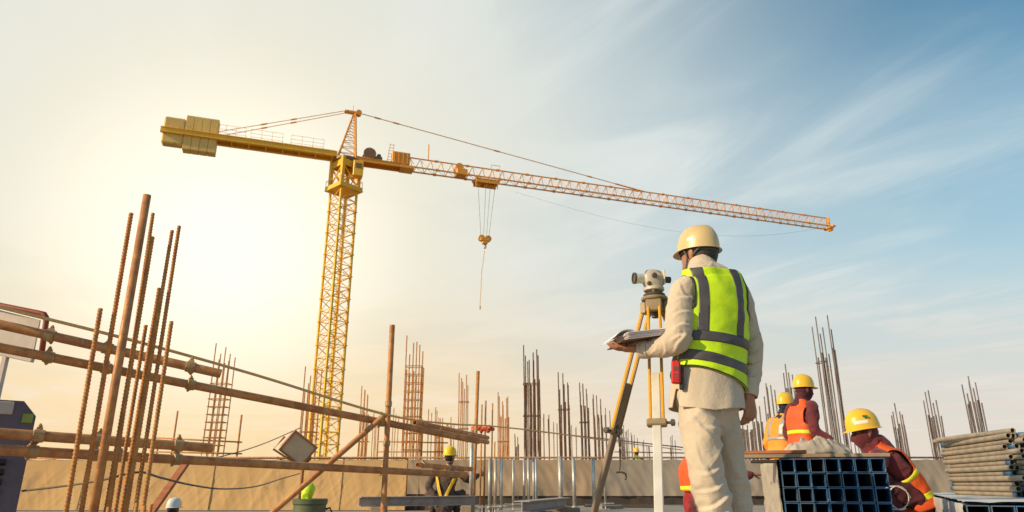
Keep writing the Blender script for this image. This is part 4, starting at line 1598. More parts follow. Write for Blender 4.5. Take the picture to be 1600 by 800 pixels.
stube((655, 672), (762, 691), 5.2, 6.4, 'lower short tube crossing above the crouching worker', r=0.019, clamps=(690, 735))
stube((652, 726), (737, 733), 5.7, 6.3, 'short tube across the back of the crouching worker', r=0.019, clamps=(662, 700))
# standard that carries the left ends of both pairs, just outside the picture
pS = at(-70, 560, 3.42)
o = thing('scaffold_standard', (pS.x, pS.y - 0.06, 0), 'upright scaffold standard carrying the left ends of the tube pairs', 'scaffold tube')
MB().tube((pS.x, pS.y - 0.06, 0.01), (pS.x, pS.y - 0.06, 1.75), 0.0242, 16).build('tube', 'scaffold', o, True)
MB().box((pS.x, pS.y - 0.06, 0.005), (0.15, 0.15, 0.01)).build('base_plate', 'scaffold', o)
# feet for the upright pole and brace reach the deck below the frame
for (a, Y, lab, r) in (((599, 795), 4.95, 'lower length of the upright scaffold pole', 0.0185), ((420, 806), 4.7, 'prop post under the slanting brace tube', 0.0175)):
    p = at(*a, Y)
    o = thing('prop_foot', (p.x, Y, 0), lab, 'prop')
    MB().tube((p.x, Y, 0.008), (p.x, Y, p.z + 0.004), r, 14).build('tube', 'scaffold', o, True)
    MB().box((p.x, Y, 0.004), (0.14, 0.14, 0.008)).build('base_plate', 'scaffold', o)

# lifeline rope along the tubes and on to the right
pts = [at(-120, 447, 3.4), at(0, 480, 3.45), at(200, 530, 3.7), at(400, 586, 4.2), at(600, 647, 4.85), at(700, 662, 5.6), at(770, 666, 6.6), at(860, 676, 8.2), at(960, 690, 9.8), at(1065, 703, 11.5)]
o = MB().path([V(p) for p in catmull([tuple(p) for p in pts], 6)], [0.0085 if i < 25 else 0.0070 for i in range(55)], 8).build('lifeline_rope', 'rope', None, True)
tag(o, 'thin tan lifeline rope stretched from top left past the pole to the tripod', 'rope')
pts = [at(35, 767, 4.2), at(80, 762, 4.0), at(150, 752, 3.8), at(215, 738, 3.7), at(250, 746, 4.0), at(300, 758, 4.6), at(350, 764, 5.4), at(400, 760, 6.6), at(440, 748, 7.8), at(468, 740, 8.8)]
tag(MB().path([V(p) for p in catmull([tuple(p) for p in pts], 5)], 0.006, 6).build('electric_cable', 'cable', None, True), 'dark electric cable sagging in front of the tarpaulin to the floodlight', 'cable')
pts = [at(335, 716, 15), at(380, 704, 16), at(420, 690, 17.5), at(470, 668, 19)]
tag(MB().path([V(p) for p in catmull([tuple(p) for p in pts], 5)], 0.012, 5).build('electric_cable', 'cable', None, True), 'faint thin wire rising to the rebar column left of the mast', 'cable')

# leaning timber behind the tubes
p, q = at(216, 830, 6.0), at(296, 716, 6.6)
dd = q - p
R = rot_to(dd)
foot = p + dd * ((0.02 - p.z) / dd.z)
o = MB().box((foot + q) / 2, (0.07, 0.03, (q - foot).length), R, 0.004).build('leaning_plank', 'plank_red', None)
tag(o, 'narrow red-brown plank leaning behind the tubes left of the white helmet', 'plank')

# ------------------------------------------------------------------ near bars at the left
def ribbed(p, h, r, name, m, label, lean=(0, 0)):
    vs, n = [], 10
    rows = []
    z = 0.0
    while z < h:
        rows += [(z, r * 0.92), (z + 0.006, r * 0.92), (z + 0.009, r * 1.10), (z + 0.012, r * 1.10)]
        z += 0.0155
    rows = [q for q in rows if q[0] < h - 0.002]
    rows.append((h, r * 0.95))
    for zz, rr in rows:
        for k in range(n):
            a = 2 * math.pi * k / n
            zt = zz + 0.004 * math.sin(a) if 0 < zz < h else zz
            vs.append((p.x + lean[0] * zz + rr * math.cos(a), p.y + lean[1] * zz + rr * math.sin(a), zt))
    fs = [(i * n + k, i * n + (k + 1) % n, (i + 1) * n + (k + 1) % n, (i + 1) * n + k) for i in range(len(rows) - 1) for k in range(n)]
    fs += [tuple(range(n - 1, -1, -1)), tuple((len(rows) - 1) * n + k for k in range(n))]
    return tag(MB().add(vs, fs).build(name, m, None, True), label, 'bar', 'bars standing at the left')


NEAR = [((157, 482), (103, 800), 3.00, 0.0099, 'short ribbed bar farthest left of the standing bars'),
        ((205, 333), (127, 800), 3.03, 0.0099, 'tall ribbed bar just left of the thick pipe'),
        ((238, 370), (166, 800), 3.06, 0.0105, 'tall ribbed bar just right of the thick pipe'),
        ((239, 333), (170, 800), 3.23, 0.0088, 'thin tall bar peeping out behind the one right of the thick pipe'),
        ((228, 508), (180, 800), 3.12, 0.0082, 'short thin bar in the middle of the standing bars'),
        ((249, 450), (190, 800), 3.15, 0.0094, 'mid-height bar touching the close tall pair'),
        ((269, 360), (197, 800), 3.10, 0.0084, 'left bar of the close tall pair at the right of the group'),
        ((280, 353), (211, 800), 3.17, 0.0088, 'right bar of the close tall pair at the right of the group'),
        ((268, 502), (223, 800), 3.08, 0.0091, 'short bar farthest right of the standing bars')]
for tp, bt, Y, r, lab in NEAR:
    b0, t0 = at(*bt, Y), at(*tp, Y)
    k = (t0.x - b0.x) / (t0.z - b0.z)
    f0 = V((b0.x - k * b0.z, Y, 0))
    ribbed(f0, t0.z, r, 'reinforcing_bar', 'rust', lab, (k, 0))
b0, t0 = at(146, 800, 3.02), at(230, 305, 3.02)
k = (t0.x - b0.x) / (t0.z - b0.z)
tag(MB().pipe((b0.x - k * b0.z, 3.02, 0), t0, 0.0175, 0.0145, 18).build('steel_pipe', 'scaffold', None, True), 'thick tall pipe, highest of the upright bars at the left', 'pipe')
# stub bars low between them
for i, (px, top) in enumerate(((170, 792), (214, 786), (226, 790), (236, 788))):
    p = at(px, top, 3.0)
    tag(MB().tube((p.x, 3.0, 0), p, 0.008, 8).build('bar_stub', 'rust', None, True), 'short rusty bar stub, %s of the row at the bottom left' % ('first', 'second', 'third', 'fourth')[i], 'bar', 'bar stubs at the bottom left')

# ------------------------------------------------------------------ machine at the left edge
YM = 4.3
a, b = at(46, 700, YM), at(30, 628, YM)
xr, zt = a.x, b.z
rt = thing('generator_set', (xr, YM, 0), 'dusty blue-grey generator housing cut by the left edge', 'generator')
vs = []
prof = [(0, 0.30), (0, zt - 0.085), (-0.075, zt), (-1.3, zt + 0.01), (-1.3, 0.30)]
for y in (YM, YM + 0.9):
    vs += [(xr + x, y, z) for x, z in prof]
MB().add(vs, [(0, 1, 2, 3, 4), (9, 8, 7, 6, 5), (0, 5, 6, 1), (1, 6, 7, 2), (2, 7, 8, 3), (3, 8, 9, 4), (4, 9, 5, 0)]).build('housing', 'machine_blue', rt)
MB().box((xr - 0.34, YM - 0.006, zt - 0.045), (0.44, 0.012, 0.075), None, 0.004).build('top_plate', 'machine_plate', rt)
MB().box((xr - 0.04, YM - 0.005, zt - 0.10), (0.055, 0.008, 0.055), None, 0.003).build('surface_patch', 'sticker_green', rt)
for k in range(5):
    MB().box((xr - 0.27, YM - 0.010, 0.36 + k * 0.055), (0.34, 0.03, 0.026), Matrix.Rotation(rad(-25), 3, 'X')).build('louvre', 'machine_dark', rt)
vs = []
prof = [(-0.02, 0.30), (-0.03, 0.18), (-0.09, 0.08), (-1.25, 0.08), (-1.25, 0.30)]
for y in (YM + 0.012, YM + 0.888):
    vs += [(xr + x, y, z) for x, z in prof]
MB().add(vs, [(4, 3, 2, 1, 0), (5, 6, 7, 8, 9), (1, 6, 5, 0), (2, 7, 6, 1), (3, 8, 7, 2), (4, 9, 8, 3), (0, 5, 9, 4)]).build('base_tank', 'machine_dark', rt)
for x in (-0.15, -1.1):
    MB().box((xr + x, YM + 0.45, 0.04), (0.08, 0.86, 0.08)).build('skid', 'machine_dark', rt)

rt.rotation_euler = (0, 0, rad(36))

# framed white board above it
YB = 4.25
pts = [at(-90, 455, YB), at(0, 477, YB), at(60, 489, YB), at(69, 491, YB), at(72, 496, YB), at(72, 503, YB), at(70, 516, YB), at(64, 560, YB)]
rt = thing('framed_panel', at(0, 800, YB), 'white panel in a rounded red-brown tube frame behind the scaffold tubes', 'panel')
MB().path(pts, 0.017, 10).build('frame', 'frame_red', rt, True)
q = [at(-90, 462, YB + 0.03), at(62, 500, YB + 0.03), at(50, 560, YB + 0.03), at(-90, 530, YB + 0.03)]
n_ = (q[1] - q[0]).cross(q[3] - q[0]).normalized() * 0.012
MB().add(q + [p + n_ for p in q], [(0, 1, 2, 3), (7, 6, 5, 4), (0, 4, 5, 1), (1, 5, 6, 2), (2, 6, 7, 3), (3, 7, 4, 0)]).build('board', 'panel_white', rt)
p, q = at(-90, 532, YB), at(52, 562, YB)
MB().box((p + q) / 2 - V((0, 0, 0.004)), ((q - p).length, 0.03, 0.028), (Matrix.Rotation(math.atan2(q.z - p.z, q.x - p.x), 3, 'Y').inverted()), 0.003).build('ledge', 'panel_white', rt)
p, q = at(8, 556, YB), at(-8, 640, YB)
MB().box(((p.x + q.x) / 2, YB, p.z / 2), (0.03, 0.03, p.z), None, 0.003).build('leg', 'panel_white', rt)
p = at(-80, 540, YB)
MB().box((p.x, YB, p.z / 2), (0.03, 0.03, p.z), None, 0.003).build('leg', 'panel_white', rt)

# floodlight on a stand, green can with a lime bag
YL = 9.0
c = at(466, 700, YL)
rt = thing('floodlight', (c.x + 0.05, YL, 0), 'tilted box floodlight on a stand at the foot of the crane mast', 'floodlight')
R = Matrix.Rotation(rad(38), 3, 'Y') @ Matrix.Rotation(rad(24), 3, 'Z')
mb = MB()
mb.box(c + R @ V((0.0, 0.06, 0)), (0.34, 0.16, 0.27), R, 0.015)
mb.box(c + R @ V((0.0, 0.17, 0)), (0.24, 0.08, 0.20), R, 0.02)
mb.build('housing', 'lamp_case', rt)
for k, sz, off in ((0, (0.36, 0.05, 0.02), (0, -0.03, 0.140)), (1, (0.36, 0.05, 0.02), (0, -0.03, -0.140)), (2, (0.02, 0.05, 0.26), (0.170, -0.03, 0)), (3, (0.02, 0.05, 0.26), (-0.170, -0.03, 0))):
    MB().box(c + R @ V(off), sz, R).build('bezel', 'lamp_case', rt)
MB().box(c + R @ V((0, -0.03, 0)), (0.32, 0.012, 0.26), R).build('lens', 'lamp_glass', rt)
mb = MB()
mb.tube((c.x + 0.05, YL + 0.1, 0.25), (c.x + 0.05, YL + 0.1, c.z - 0.1), 0.022, 8)
mb.path([c + R @ V((-0.215, 0.05, 0)), c + R @ V((-0.215, 0.09, -0.2)), V((c.x + 0.05, YL + 0.1, c.z - 0.24)), c + R @ V((0.215, 0.09, -0.2)), c + R @ V((0.215, 0.05, 0))], 0.014, 6)
mb.build('yoke', 'lamp_case', rt)
for k in range(3):
    a = rad(90 + 120 * k)
    MB().tube((c.x + 0.05, YL + 0.1, 0.42), (c.x + 0.05 + 0.4 * math.cos(a), YL + 0.1 + 0.4 * math.sin(a), 0.012), 0.014, 6).build('leg', 'lamp_case', rt)

YC = 6.0
c = at(485, 779, YC)
w_ = at(512, 779, YC).x - at(458, 779, YC).x
rt = thing('metal_can', (c.x, YC, 0), 'dull green metal can with a rim below the floodlight', 'can')
MB().lathe((c.x, YC, 0), [(w_ * 0.44, 0), (w_ * 0.46, 0.01), (w_ * 0.46, c.z * 0.45), (w_ * 0.475, c.z * 0.47), (w_ * 0.46, c.z * 0.49), (w_ * 0.46, c.z - 0.05), (w_ * 0.49, c.z - 0.04), (w_ * 0.50, c.z - 0.005), (w_ * 0.48, c.z), (w_ * 0.46, c.z - 0.006), (w_ * 0.44, c.z - 0.03), (0.02, c.z - 0.03)], 36).build('shell', 'green_can', rt, angle=30)
MB().path([V((c.x + w_ * 0.48, YC, c.z - 0.08)), V((c.x + w_ * 0.6, YC - 0.02, c.z - 0.07)), V((c.x + w_ * 0.66, YC - 0.02, c.z - 0.1)), V((c.x + w_ * 0.62, YC, c.z - 0.16)), V((c.x + w_ * 0.47, YC, c.z - 0.18))], 0.008, 6).build('handle', 'rust_dark', rt, True)
t = at(481, 757, YC)
v_, f_ = loft([(V((t.x, YC, c.z - 0.03)), 0.030, 0.024), (V((t.x - 0.004, YC, c.z + 0.02)), 0.042, 0.03), (V((t.x + 0.004, YC, c.z + 0.07)), 0.052, 0.032), (V((t.x, YC, t.z - 0.014)), 0.048, 0.022)], (1, 0, 0), 20, 6)
bm_ = MB().add(v_, f_).mesh('bag')
wrinkle(bm_, lambda p: 0.010 * ridge(fbm(p, (22, 22, 14))))
tag(put_mesh('plastic_bag', bm_, 'lime_bag', None, True), 'bright lime plastic bag stuffed upright on the green can', 'bag')

# ------------------------------------------------------------------ bundles of square tube
def tube_bundle(P0, yaw, cols, rows, L, t, z0, label, side_m, top_sheet=None):
    "P0 front lower left corner (x, y); tubes run back along yaw (clockwise from straight ahead)"
    d = V((math.sin(yaw), math.cos(yaw), 0))
    r_ = V((math.cos(yaw), -math.sin(yaw), 0))
    R = Matrix((r_, d, V((0, 0, 1)))).transposed()
    o0 = V((P0[0], P0[1], z0))
    rt = thing('tube_bundle', (P0[0], P0[1], 0), label, 'tube bundle')
    k = t - 0.004
    w = 0.0045
    mb = MB()
    # hollow square section made of four plates
    mb.box((k / 2, L / 2, w / 2), (k, L, w))
    mb.box((k / 2, L / 2, k - w / 2), (k, L, w))
    mb.box((w / 2, L / 2, k / 2), (w, L, k - 2 * w))
    mb.box((k - w / 2, L / 2, k / 2), (w, L, k - 2 * w))
    mb.box((k / 2, L - 0.01, k / 2), (k - 2 * w, 0.01, k - 2 * w))  # unseen back plate, added to block daylight so the bore stays dark
    me_b = mb.mesh('tube')
    me_b.materials.append(MATS['blue_steel'])
    me_w = me_b.copy()
    me_w.materials.clear()
    me_w.materials.append(MATS['blue_worn'])
    rnd = random.Random(5)
    for i in range(cols):
        for j in range(rows):
            o = bpy.data.objects.new('tube', me_b if rnd.random() < 0.7 else me_w)
            o.location = r_ * (i * t) + V((0, 0, z0 + j * t)) + d * rnd.uniform(-0.022, 0.010)
            o.rotation_euler = (0, 0, -yaw)
            link(o, rt)
    W, H = cols * t, rows * t
    for f_ in ((0.12, 0.5, 0.85) if L < 2.5 else (0.08, 0.35, 0.65, 0.92)):
        c = o0 + d * (L * f_)
        mb = MB()
        for (cx_, cz_, sx_, sz_) in ((W / 2 - 0.002, -0.001, W + 0.004, 0.002), (W / 2 - 0.002, H - 0.001, W + 0.004, 0.002), (-0.003, H / 2, 0.002, H), (W - 0.001, H / 2, 0.002, H)):
            mb.box(c + r_ * cx_ + V((0, 0, cz_)), (sx_, 0.02, sz_), R)
        mb.build('steel_strap', 'galv', rt)
    for f_ in (0.2, 0.8):
        MB().box(o0 + d * (L * f_) + r_ * (W / 2) - V((0, 0, z0 / 2 + 0.002)), (W + 0.1, 0.09, z0 - 0.004), R, 0.005).build('bearer', 'plank', rt)
    # white plastic film on the sides
    vs, fs = [], []
    nl, nh = 60, 16
    for a in range(nl + 1):
        for b in range(nh + 1):
            u, v = a / nl, b / nh
            bulge = 0.006 + 0.006 * (ridge(fbm((u * L, v * H, 0), (5, 22, 1))) + 0.6) + 0.004 * abs(math.sin(v * rows * math.pi))
            vs.append(o0 + d * (0.02 + u * (L - 0.04)) - r_ * bulge + V((0, 0, v * H)))
    for a in range(nl):
        for b in range(nh):
            p = a * (nh + 1) + b
            fs.append((p, p + 1, p + nh + 2, p + nh + 1))
    MB().add(vs, fs).build('film_wrap', side_m, rt, True)
    if top_sheet:
        vs, fs = [], []
        for a in range(nl + 1):
            for b in range(nh + 1):
                u, v = a / nl, b / nh
                vs.append(o0 + d * (0.01 + u * (L - 0.02)) + r_ * (v * W) + V((0, 0, H + 0.006 + 0.005 * (ridge(fbm((u * L, v * W, 0), (4, 15, 1))) + 0.6))))
        for a in range(nl):
            for b in range(nh):
                p = a * (nh + 1) + b
                fs.append((p, p + nh + 1, p + nh + 2, p + 1))
        MB().add(vs, fs).build('top_film', top_sheet, rt, True)
    return d, r_


c = at(1218, 716, 4.4)
bt = 0.0835
BROWS = 7
BTOP = c.z
bd, br = tube_bundle((c.x, 4.4), rad(15), 7, BROWS, 1.5, bt, BTOP - BROWS * bt, 'stacked bundle of hollow blue square tubes standing before the workers', 'tube_grey')
BC = V((c.x, 4.4, BTOP))
c2 = at(1509, 787, 3.6)
tube_bundle((c2.x, 3.6), rad(27), 8, 3, 4.2, 0.099, c2.z - 0.3, 'low white wrapped bundle of square tubes at the bottom right corner', 'wrap_white', 'wrap_white')

# planks and sack on the tall bundle
def board(p, q, w, t, m, label, z):
    p, q = V(p), V(q)
    p.z = q.z = z + t / 2
    d = (q - p).normalized()
    s_ = V((-d.y, d.x, 0))
    R = Matrix((d, s_, V((0, 0, 1)))).transposed()
    o = MB().box((p + q) / 2, ((q - p).length, w, t), R, 0.003).build('plank', m, None)
    return tag(o, label, 'plank', 'planks on the tube bundle')


pl0 = BC - br * 0.26 + bd * 0.12
board(pl0, BC + br * 0.62 + bd * 0.10, 0.16, 0.022, 'plank', 'weathered plank laid across the front top of the blue tube bundle', BTOP + 0.004)
board(pl0 - br * 0.03 + bd * 0.03, BC + br * 0.17 + bd * 0.10, 0.12, 0.020, 'plank_red', 'short reddish plank lying on the left end of the weathered plank', BTOP + 0.029)
o = MB().box(BC - br * 0.085 + bd * 0.10 - V((0, 0, 0.016)), (0.15, 0.10, 0.018), Matrix((br, bd, V((0, 0, 1)))).transposed(), 0.003).build('packing_strip', 'dark_board', None)
tag(o, 'dark strip wedged under the plank at the upper left corner of the bundle', 'strip')
c = at(1277, 705, 4.66)
vs, fs = [], []
nx, ny = 90, 56
for a in range(nx + 1):
    for b in range(ny + 1):
        u, v = a / nx * 2 - 1, b / ny * 2 - 1
        edge = 1 + 0.10 * fbm((u * 2, v * 2, 5), (1, 1, 1))
        ru = min(1.0, (abs(u) ** 2.4 + abs(v) ** 2.4) ** (1 / 2.4) / 1.0)
        dome = max(0.0, 1 - ru ** 2.0) ** 0.62
        x, y = u * 0.215 * edge, v * 0.125 * edge
        hgt = 0.066 * dome * (1.0 - 0.45 * max(0, u)) * (0.85 + 0.35 * fbm((u, v, 2), (1.4, 1.4, 1)))
        q = (x + 0.4 * y, y - 0.25 * x, 0)
        hgt += dome ** 0.5 * (0.042 * fold(fbm(q, (9, 13, 1))) + 0.016 * fold(fbm((q[1], q[0], 3), (17, 19, 1))) + 0.006 * fold(fbm(q, (40, 40, 1))))
        x += 0.012 * dome * fbm((x, y, 9), (14, 14, 1))
        vs.append((c.x + x, 4.66 + y - 0.02 * dome, BTOP + 0.031 + hgt))
for a in range(nx):
    for b in range(ny):
        p = a * (ny + 1) + b
        fs.append((p, p + ny + 1, p + ny + 2, p + 1))
o = MB().add(vs, fs).build('cloth_sack', 'sack', None, True)
thicken(o, 0.003)
tag(o, 'crumpled pale cloth sack lying on top of the blue tube bundle', 'sack')

# ------------------------------------------------------------------ stack of pipes at the right
pa, pb = at(1487, 760, 5.9), at(1592, 760, 4.7)
pdir = V((pb.x - pa.x, pb.y - pa.y, 0)).normalized()
pside = V((pdir.y, -pdir.x, 0))
if pside.x < 0:
    pside = -pside
PL = (pb - pa).length
pr = 0.0178
rnd = random.Random(11)
ords = ['first', 'second', 'third', 'fourth', 'fifth', 'sixth', 'seventh', 'eighth', 'ninth', 'tenth', 'eleventh', 'twelfth', 'thirteenth']
ZB = 0.345
nrow = 13
for row in range(nrow):
    for colm in range(4):
        z = ZB + row * (2 * pr - 0.0025) + pr
        sh = (row % 2) * pr * 0.9 + colm * 2 * pr * 1.03 + rnd.uniform(-0.006, 0.006)
        base = V((pa.x, pa.y, z)) + pside * sh
        e0 = base - pdir * rnd.uniform(-0.05, 0.06) + pdir * 0.10 * (0.5 - row / nrow)
        e1 = base + pdir * (PL + rnd.uniform(-0.10, 0.16))
        n_from_top = nrow - 1 - row
        lab = '%s pipe from the top in the %s column of the pipe stack' % (ords[n_from_top], ('outer left', 'second', 'third', 'inner right')[colm])
        rt = thing('steel_pipe', e0, lab, 'pipe', 'pipes of the stack at the right edge')
        soft(MB().pipe(e0, e1, pr, pr * 0.83, 16).build('tube', 'pipe_worn', rt), 40)
        if rnd.random() < 0.55:
            f0, f1 = (0.0, rnd.uniform(0.04, 0.10)) if rnd.random() < 0.5 else (1 - rnd.uniform(0.05, 0.14), 1.0)
            MB().pipe(e0.lerp(e1, f0) , e0.lerp(e1, f1), pr + 0.0006, pr * 0.84, 16).build('painted_end', 'pipe_blue', rt, True)
ZT = ZB + nrow * (2 * pr - 0.0025) + 0.003
for i, (a, b, Ya, Yb, m, lab) in enumerate((((1448, 686), (1545, 672), 6.0, 5.2, 'pipe_worn', 'loose pipe poking out left on top of the pipe stack'), ((1466, 689), (1582, 669), 5.8, 4.75, 'pipe_worn', 'long worn pipe lying along the top of the pipe stack'), ((1530, 672), (1640, 660), 5.4, 4.9, 'pipe_blue', 'blue painted pipe lying across the top of the pipe stack'))):
    p, q = at(*a, Ya), at(*b, Yb)
    p.z = q.z = ZT + pr + (0.0 if i == 1 else 0.0)
    p += pside * (0.0, 0.0, 0.06)[i]
    q += pside * (0.0, 0.0, 0.06)[i]
    if i == 0:
        p, q = p + pside * 0.055, q + pside * 0.055
    o = MB().pipe(p, q, pr, pr * 0.83, 16).build('steel_pipe', m, None)
    soft(o, 40)
    tag(o, lab, 'pipe', 'pipes of the stack at the right edge')
for k, f_ in enumerate((0.15, 0.85)):
    c = V((pa.x, pa.y, 0)) + pdir * PL * f_ + pside * 0.09
    R = Matrix((pside, -pdir if pside.cross(-pdir).z > 0 else pdir, V((0, 0, 1)))).transposed()
    tag(MB().box(V((c.x, c.y, ZB / 2)), (0.34, 0.12, ZB - 0.004), R, 0.006).build('timber_bearer', 'plank', None), 'timber bearer carrying the %s end of the pipe stack' % ('far', 'near')[k], 'bearer', 'timber bearers under the pipes')

# ------------------------------------------------------------------ surveying level on its tripod
TX, TY = 0.815, 3.80
HP = at(1023, 474, TY)
tp = thing('tripod', (HP.x, TY, 0), 'yellow and white surveying tripod standing left of the surveyor', 'tripod')
hz_ = HP.z
FEET = [V((0.625, 3.22, 0)), V((0.375, 4.25, 0)), V((1.36, 3.95, 0))]
# head plate
mb = MB()
vs = []
RH = Matrix.Rotation(rad(8), 3, 'Z')
mb.lathe((HP.x, TY, hz_ + 0.012), [(0.050, 0), (0.072, 0.004), (0.075, 0.012), (0.070, 0.022), (0.055, 0.026)], 3 * 12)
mb.build('head_plate', 'bronze', tp, angle=35)
mb = MB()
mb.lathe((HP.x, TY, hz_ - 0.085), [(0.012, 0), (0.022, 0.004), (0.022, 0.03), (0.012, 0.034), (0.012, 0.10)], 16)
mb.build('centre_screw', 'level_dark', tp, angle=35)
for i, ft in enumerate(FEET):
    out = V((ft.x - HP.x, ft.y - TY, 0)).normalized()
    sd = V((-out.y, out.x, 0))
    hip = V((HP.x, TY, hz_ - 0.005)) + out * 0.052
    d = (ft - hip).normalized()
    nrm = sd.cross(d).normalized()
    R = Matrix((sd, nrm, d)).transposed()
    MB().box(hip + V((0, 0, -0.018)), (0.088, 0.040, 0.068), Matrix((sd, out, V((0, 0, 1)))).transposed(), 0.006).build('hinge_block', 'bronze', tp)
    Lt = (ft - hip).length
    Lu = Lt * 0.475
    lg = MB()
    for k in (-1, 1):
        a, b = hip + sd * 0.031 * k + d * 0.03, hip + sd * 0.031 * k + d * Lu
        lg.box((a + b) / 2, (0.015, 0.021, (b - a).length), R, 0.004)
    up_ = lg.build('upper_leg', 'tripod_yellow', tp)
    dk = MB()
    for k in (-1, 1):
        a, b = hip + sd * 0.031 * k + d * 0.05 + nrm * 0.0125, hip + sd * 0.031 * k + d * (Lu - 0.01) + nrm * 0.0125
        dk.box((a + b) / 2, (0.010, 0.004, (b - a).length), R)
    dk.build('channel', 'tripod_brown', up_)
    a, b = hip + d * (Lu * 0.62), ft + d * -0.06
    low = MB().box((a + b) / 2, (0.043, 0.024, (b - a).length), R, 0.004).build('lower_leg', 'tripod_white' if i == 0 else 'tripod_brown', tp)
    MB().tube(ft - d * 0.075, ft, 0.016, 10, 0.004).build('spike', 'level_dark', low)
    c = hip + d * Lu
    cl = MB().box(c, (0.098, 0.040, 0.036), R, 0.006).build('clamp', 'bronze', tp)
    kn = MB()
    kn.tube(c + sd * 0.045, c + sd * 0.072, 0.007, 8)
    kn.lathe(c + sd * 0.066, [(0.010, 0), (0.017, 0.003), (0.017, 0.018), (0.010, 0.022)], 10, rot_to(sd))
    kn.build('clamp_knob', 'level_dark', cl)
# carrying strap hanging from the slanting leg
p = at(964, 664, 4.02)
pts = [p, at(968, 690, 4.0), at(969, 715, 4.0), at(968, 735, 4.0)]
MB().path([V(x) for x in catmull([tuple(q) for q in pts], 4)], [0.011 - 0.0006 * i for i in range(13)], 6).build('carry_strap', 'level_dark', tp, True)
pts = [at(962, 738, 4.0), at(972, 738, 4.0), at(978, 742, 4.0), at(977, 750, 4.0)]
MB().path([V(x) for x in catmull([tuple(q) for q in pts], 4)], 0.006, 6).build('strap_buckle', 'level_dark', tp, True)

lv = thing('surveying_level', (HP.x, TY, hz_ + 0.040), 'cream optical surveying level mounted on top of the tripod', 'level')
B = V((HP.x, TY, hz_ + 0.040))
ld = V((-0.985, -0.17, 0)).normalized()          # objective points left, a little towards the camera
lsd = V((-ld.y, ld.x, 0))
RL = Matrix((ld, lsd, V((0, 0, 1)))).transposed()
mb = MB()
mb.lathe(B, [(0.060, 0), (0.062, 0.006), (0.058, 0.012), (0.050, 0.014)], 32)
mb.build('base_plate', 'level_dark', lv, angle=35)
for k in range(3):
    a = rad(20 + 120 * k)
    MB().lathe(B + V((0.040 * math.cos(a), 0.040 * math.sin(a), 0.013)), [(0.008, 0), (0.014, 0.002), (0.014, 0.014), (0.007, 0.017)], 14).build('foot_screw', 'level_dark', lv, angle=35)
mb = MB()
mb.lathe(B + V((0, 0, 0.029)), [(0.052, 0), (0.058, 0.004), (0.058, 0.018), (0.050, 0.024)], 32)
mb.build('horizontal_circle', 'level_body', lv, angle=35)
zc_ = B.z + 0.095
v_, f_ = loft([(V((B.x, TY, zc_ - 0.045)), 0.048, 0.042), (V((B.x, TY, zc_ - 0.012)), 0.062, 0.046), (V((B.x, TY, zc_ + 0.022)), 0.062, 0.044), (V((B.x, TY, zc_ + 0.038)), 0.044, 0.030)], ld, 28, 5, 2.8)
MB().add(v_, f_).build('housing', 'level_body', lv, True)
c = V((B.x, TY, zc_ + 0.006))
tele = MB()
tele.lathe(c + ld * 0.03, [(0.022, 0), (0.027, 0.01), (0.028, 0.055), (0.031, 0.062), (0.031, 0.075)], 24, rot_to(ld))
t_o = tele.build('telescope', 'level_white', lv, angle=35)
MB().lathe(c + ld * 0.105, [(0.030, 0), (0.033, 0.002), (0.033, 0.012), (0.027, 0.012), (0.026, 0.006)], 24, rot_to(ld)).build('objective_ring', 'level_dark', t_o, angle=35)
MB().lathe(c + ld * 0.106, [(0.0255, 0), (0.0255, 0.003)], 24, rot_to(ld)).build('objective_lens', 'lens_glass', t_o)
ey = MB()
ey.lathe(c - ld * 0.055, [(0.020, 0), (0.018, 0.03), (0.019, 0.032), (0.019, 0.046), (0.013, 0.048)], 20, rot_to(-ld))
ey.build('eyepiece', 'level_dark', lv, angle=35)
MB().lathe(c + ld * 0.012 - lsd * -0.044 * (1 if lsd.y < 0 else -1) + V((0, 0, 0.008)), [(0.012, 0), (0.014, 0.002), (0.014, 0.016), (0.009, 0.018)], 18, rot_to(lsd if lsd.y < 0 else -lsd)).build('focus_knob', 'level_dark', lv, angle=35)
MB().lathe(c + ld * 0.040 - V((0, 0, 0.036)) + (lsd if lsd.y < 0 else -lsd) * 0.030, [(0.009, 0), (0.011, 0.002), (0.011, 0.014), (0.006, 0.016)], 16, rot_to(lsd if lsd.y < 0 else -lsd)).build('tangent_screw', 'level_dark', lv, angle=35)
mb = MB()
pts = [c + ld * 0.045 + V((0, 0, 0.028)), c + ld * 0.030 + V((0, 0, 0.048)), c - ld * 0.030 + V((0, 0, 0.050)), c - ld * 0.052 + V((0, 0, 0.034))]
mb.path([V(x) for x in catmull([tuple(q) for q in pts], 4)], 0.006, 8)
mb.build('carry_handle', 'tripod_brown', lv, True)
MB().box(c - ld * 0.052 + V((0, 0, 0.006)), (0.008, 0.090, 0.085), RL, 0.003).build('rear_band', 'level_body', lv)

# ------------------------------------------------------------------ the surveyor
SY = 3.5


def sp(px, py, Y=SY):
    return at(px, py, Y)


def m_(px, Y=SY, py=550):
    "pixels to metres at the surveyor's distance"
    z = at(1100, py, Y).z - EYE
    return px * (Y * CP + z * SP) / FPX


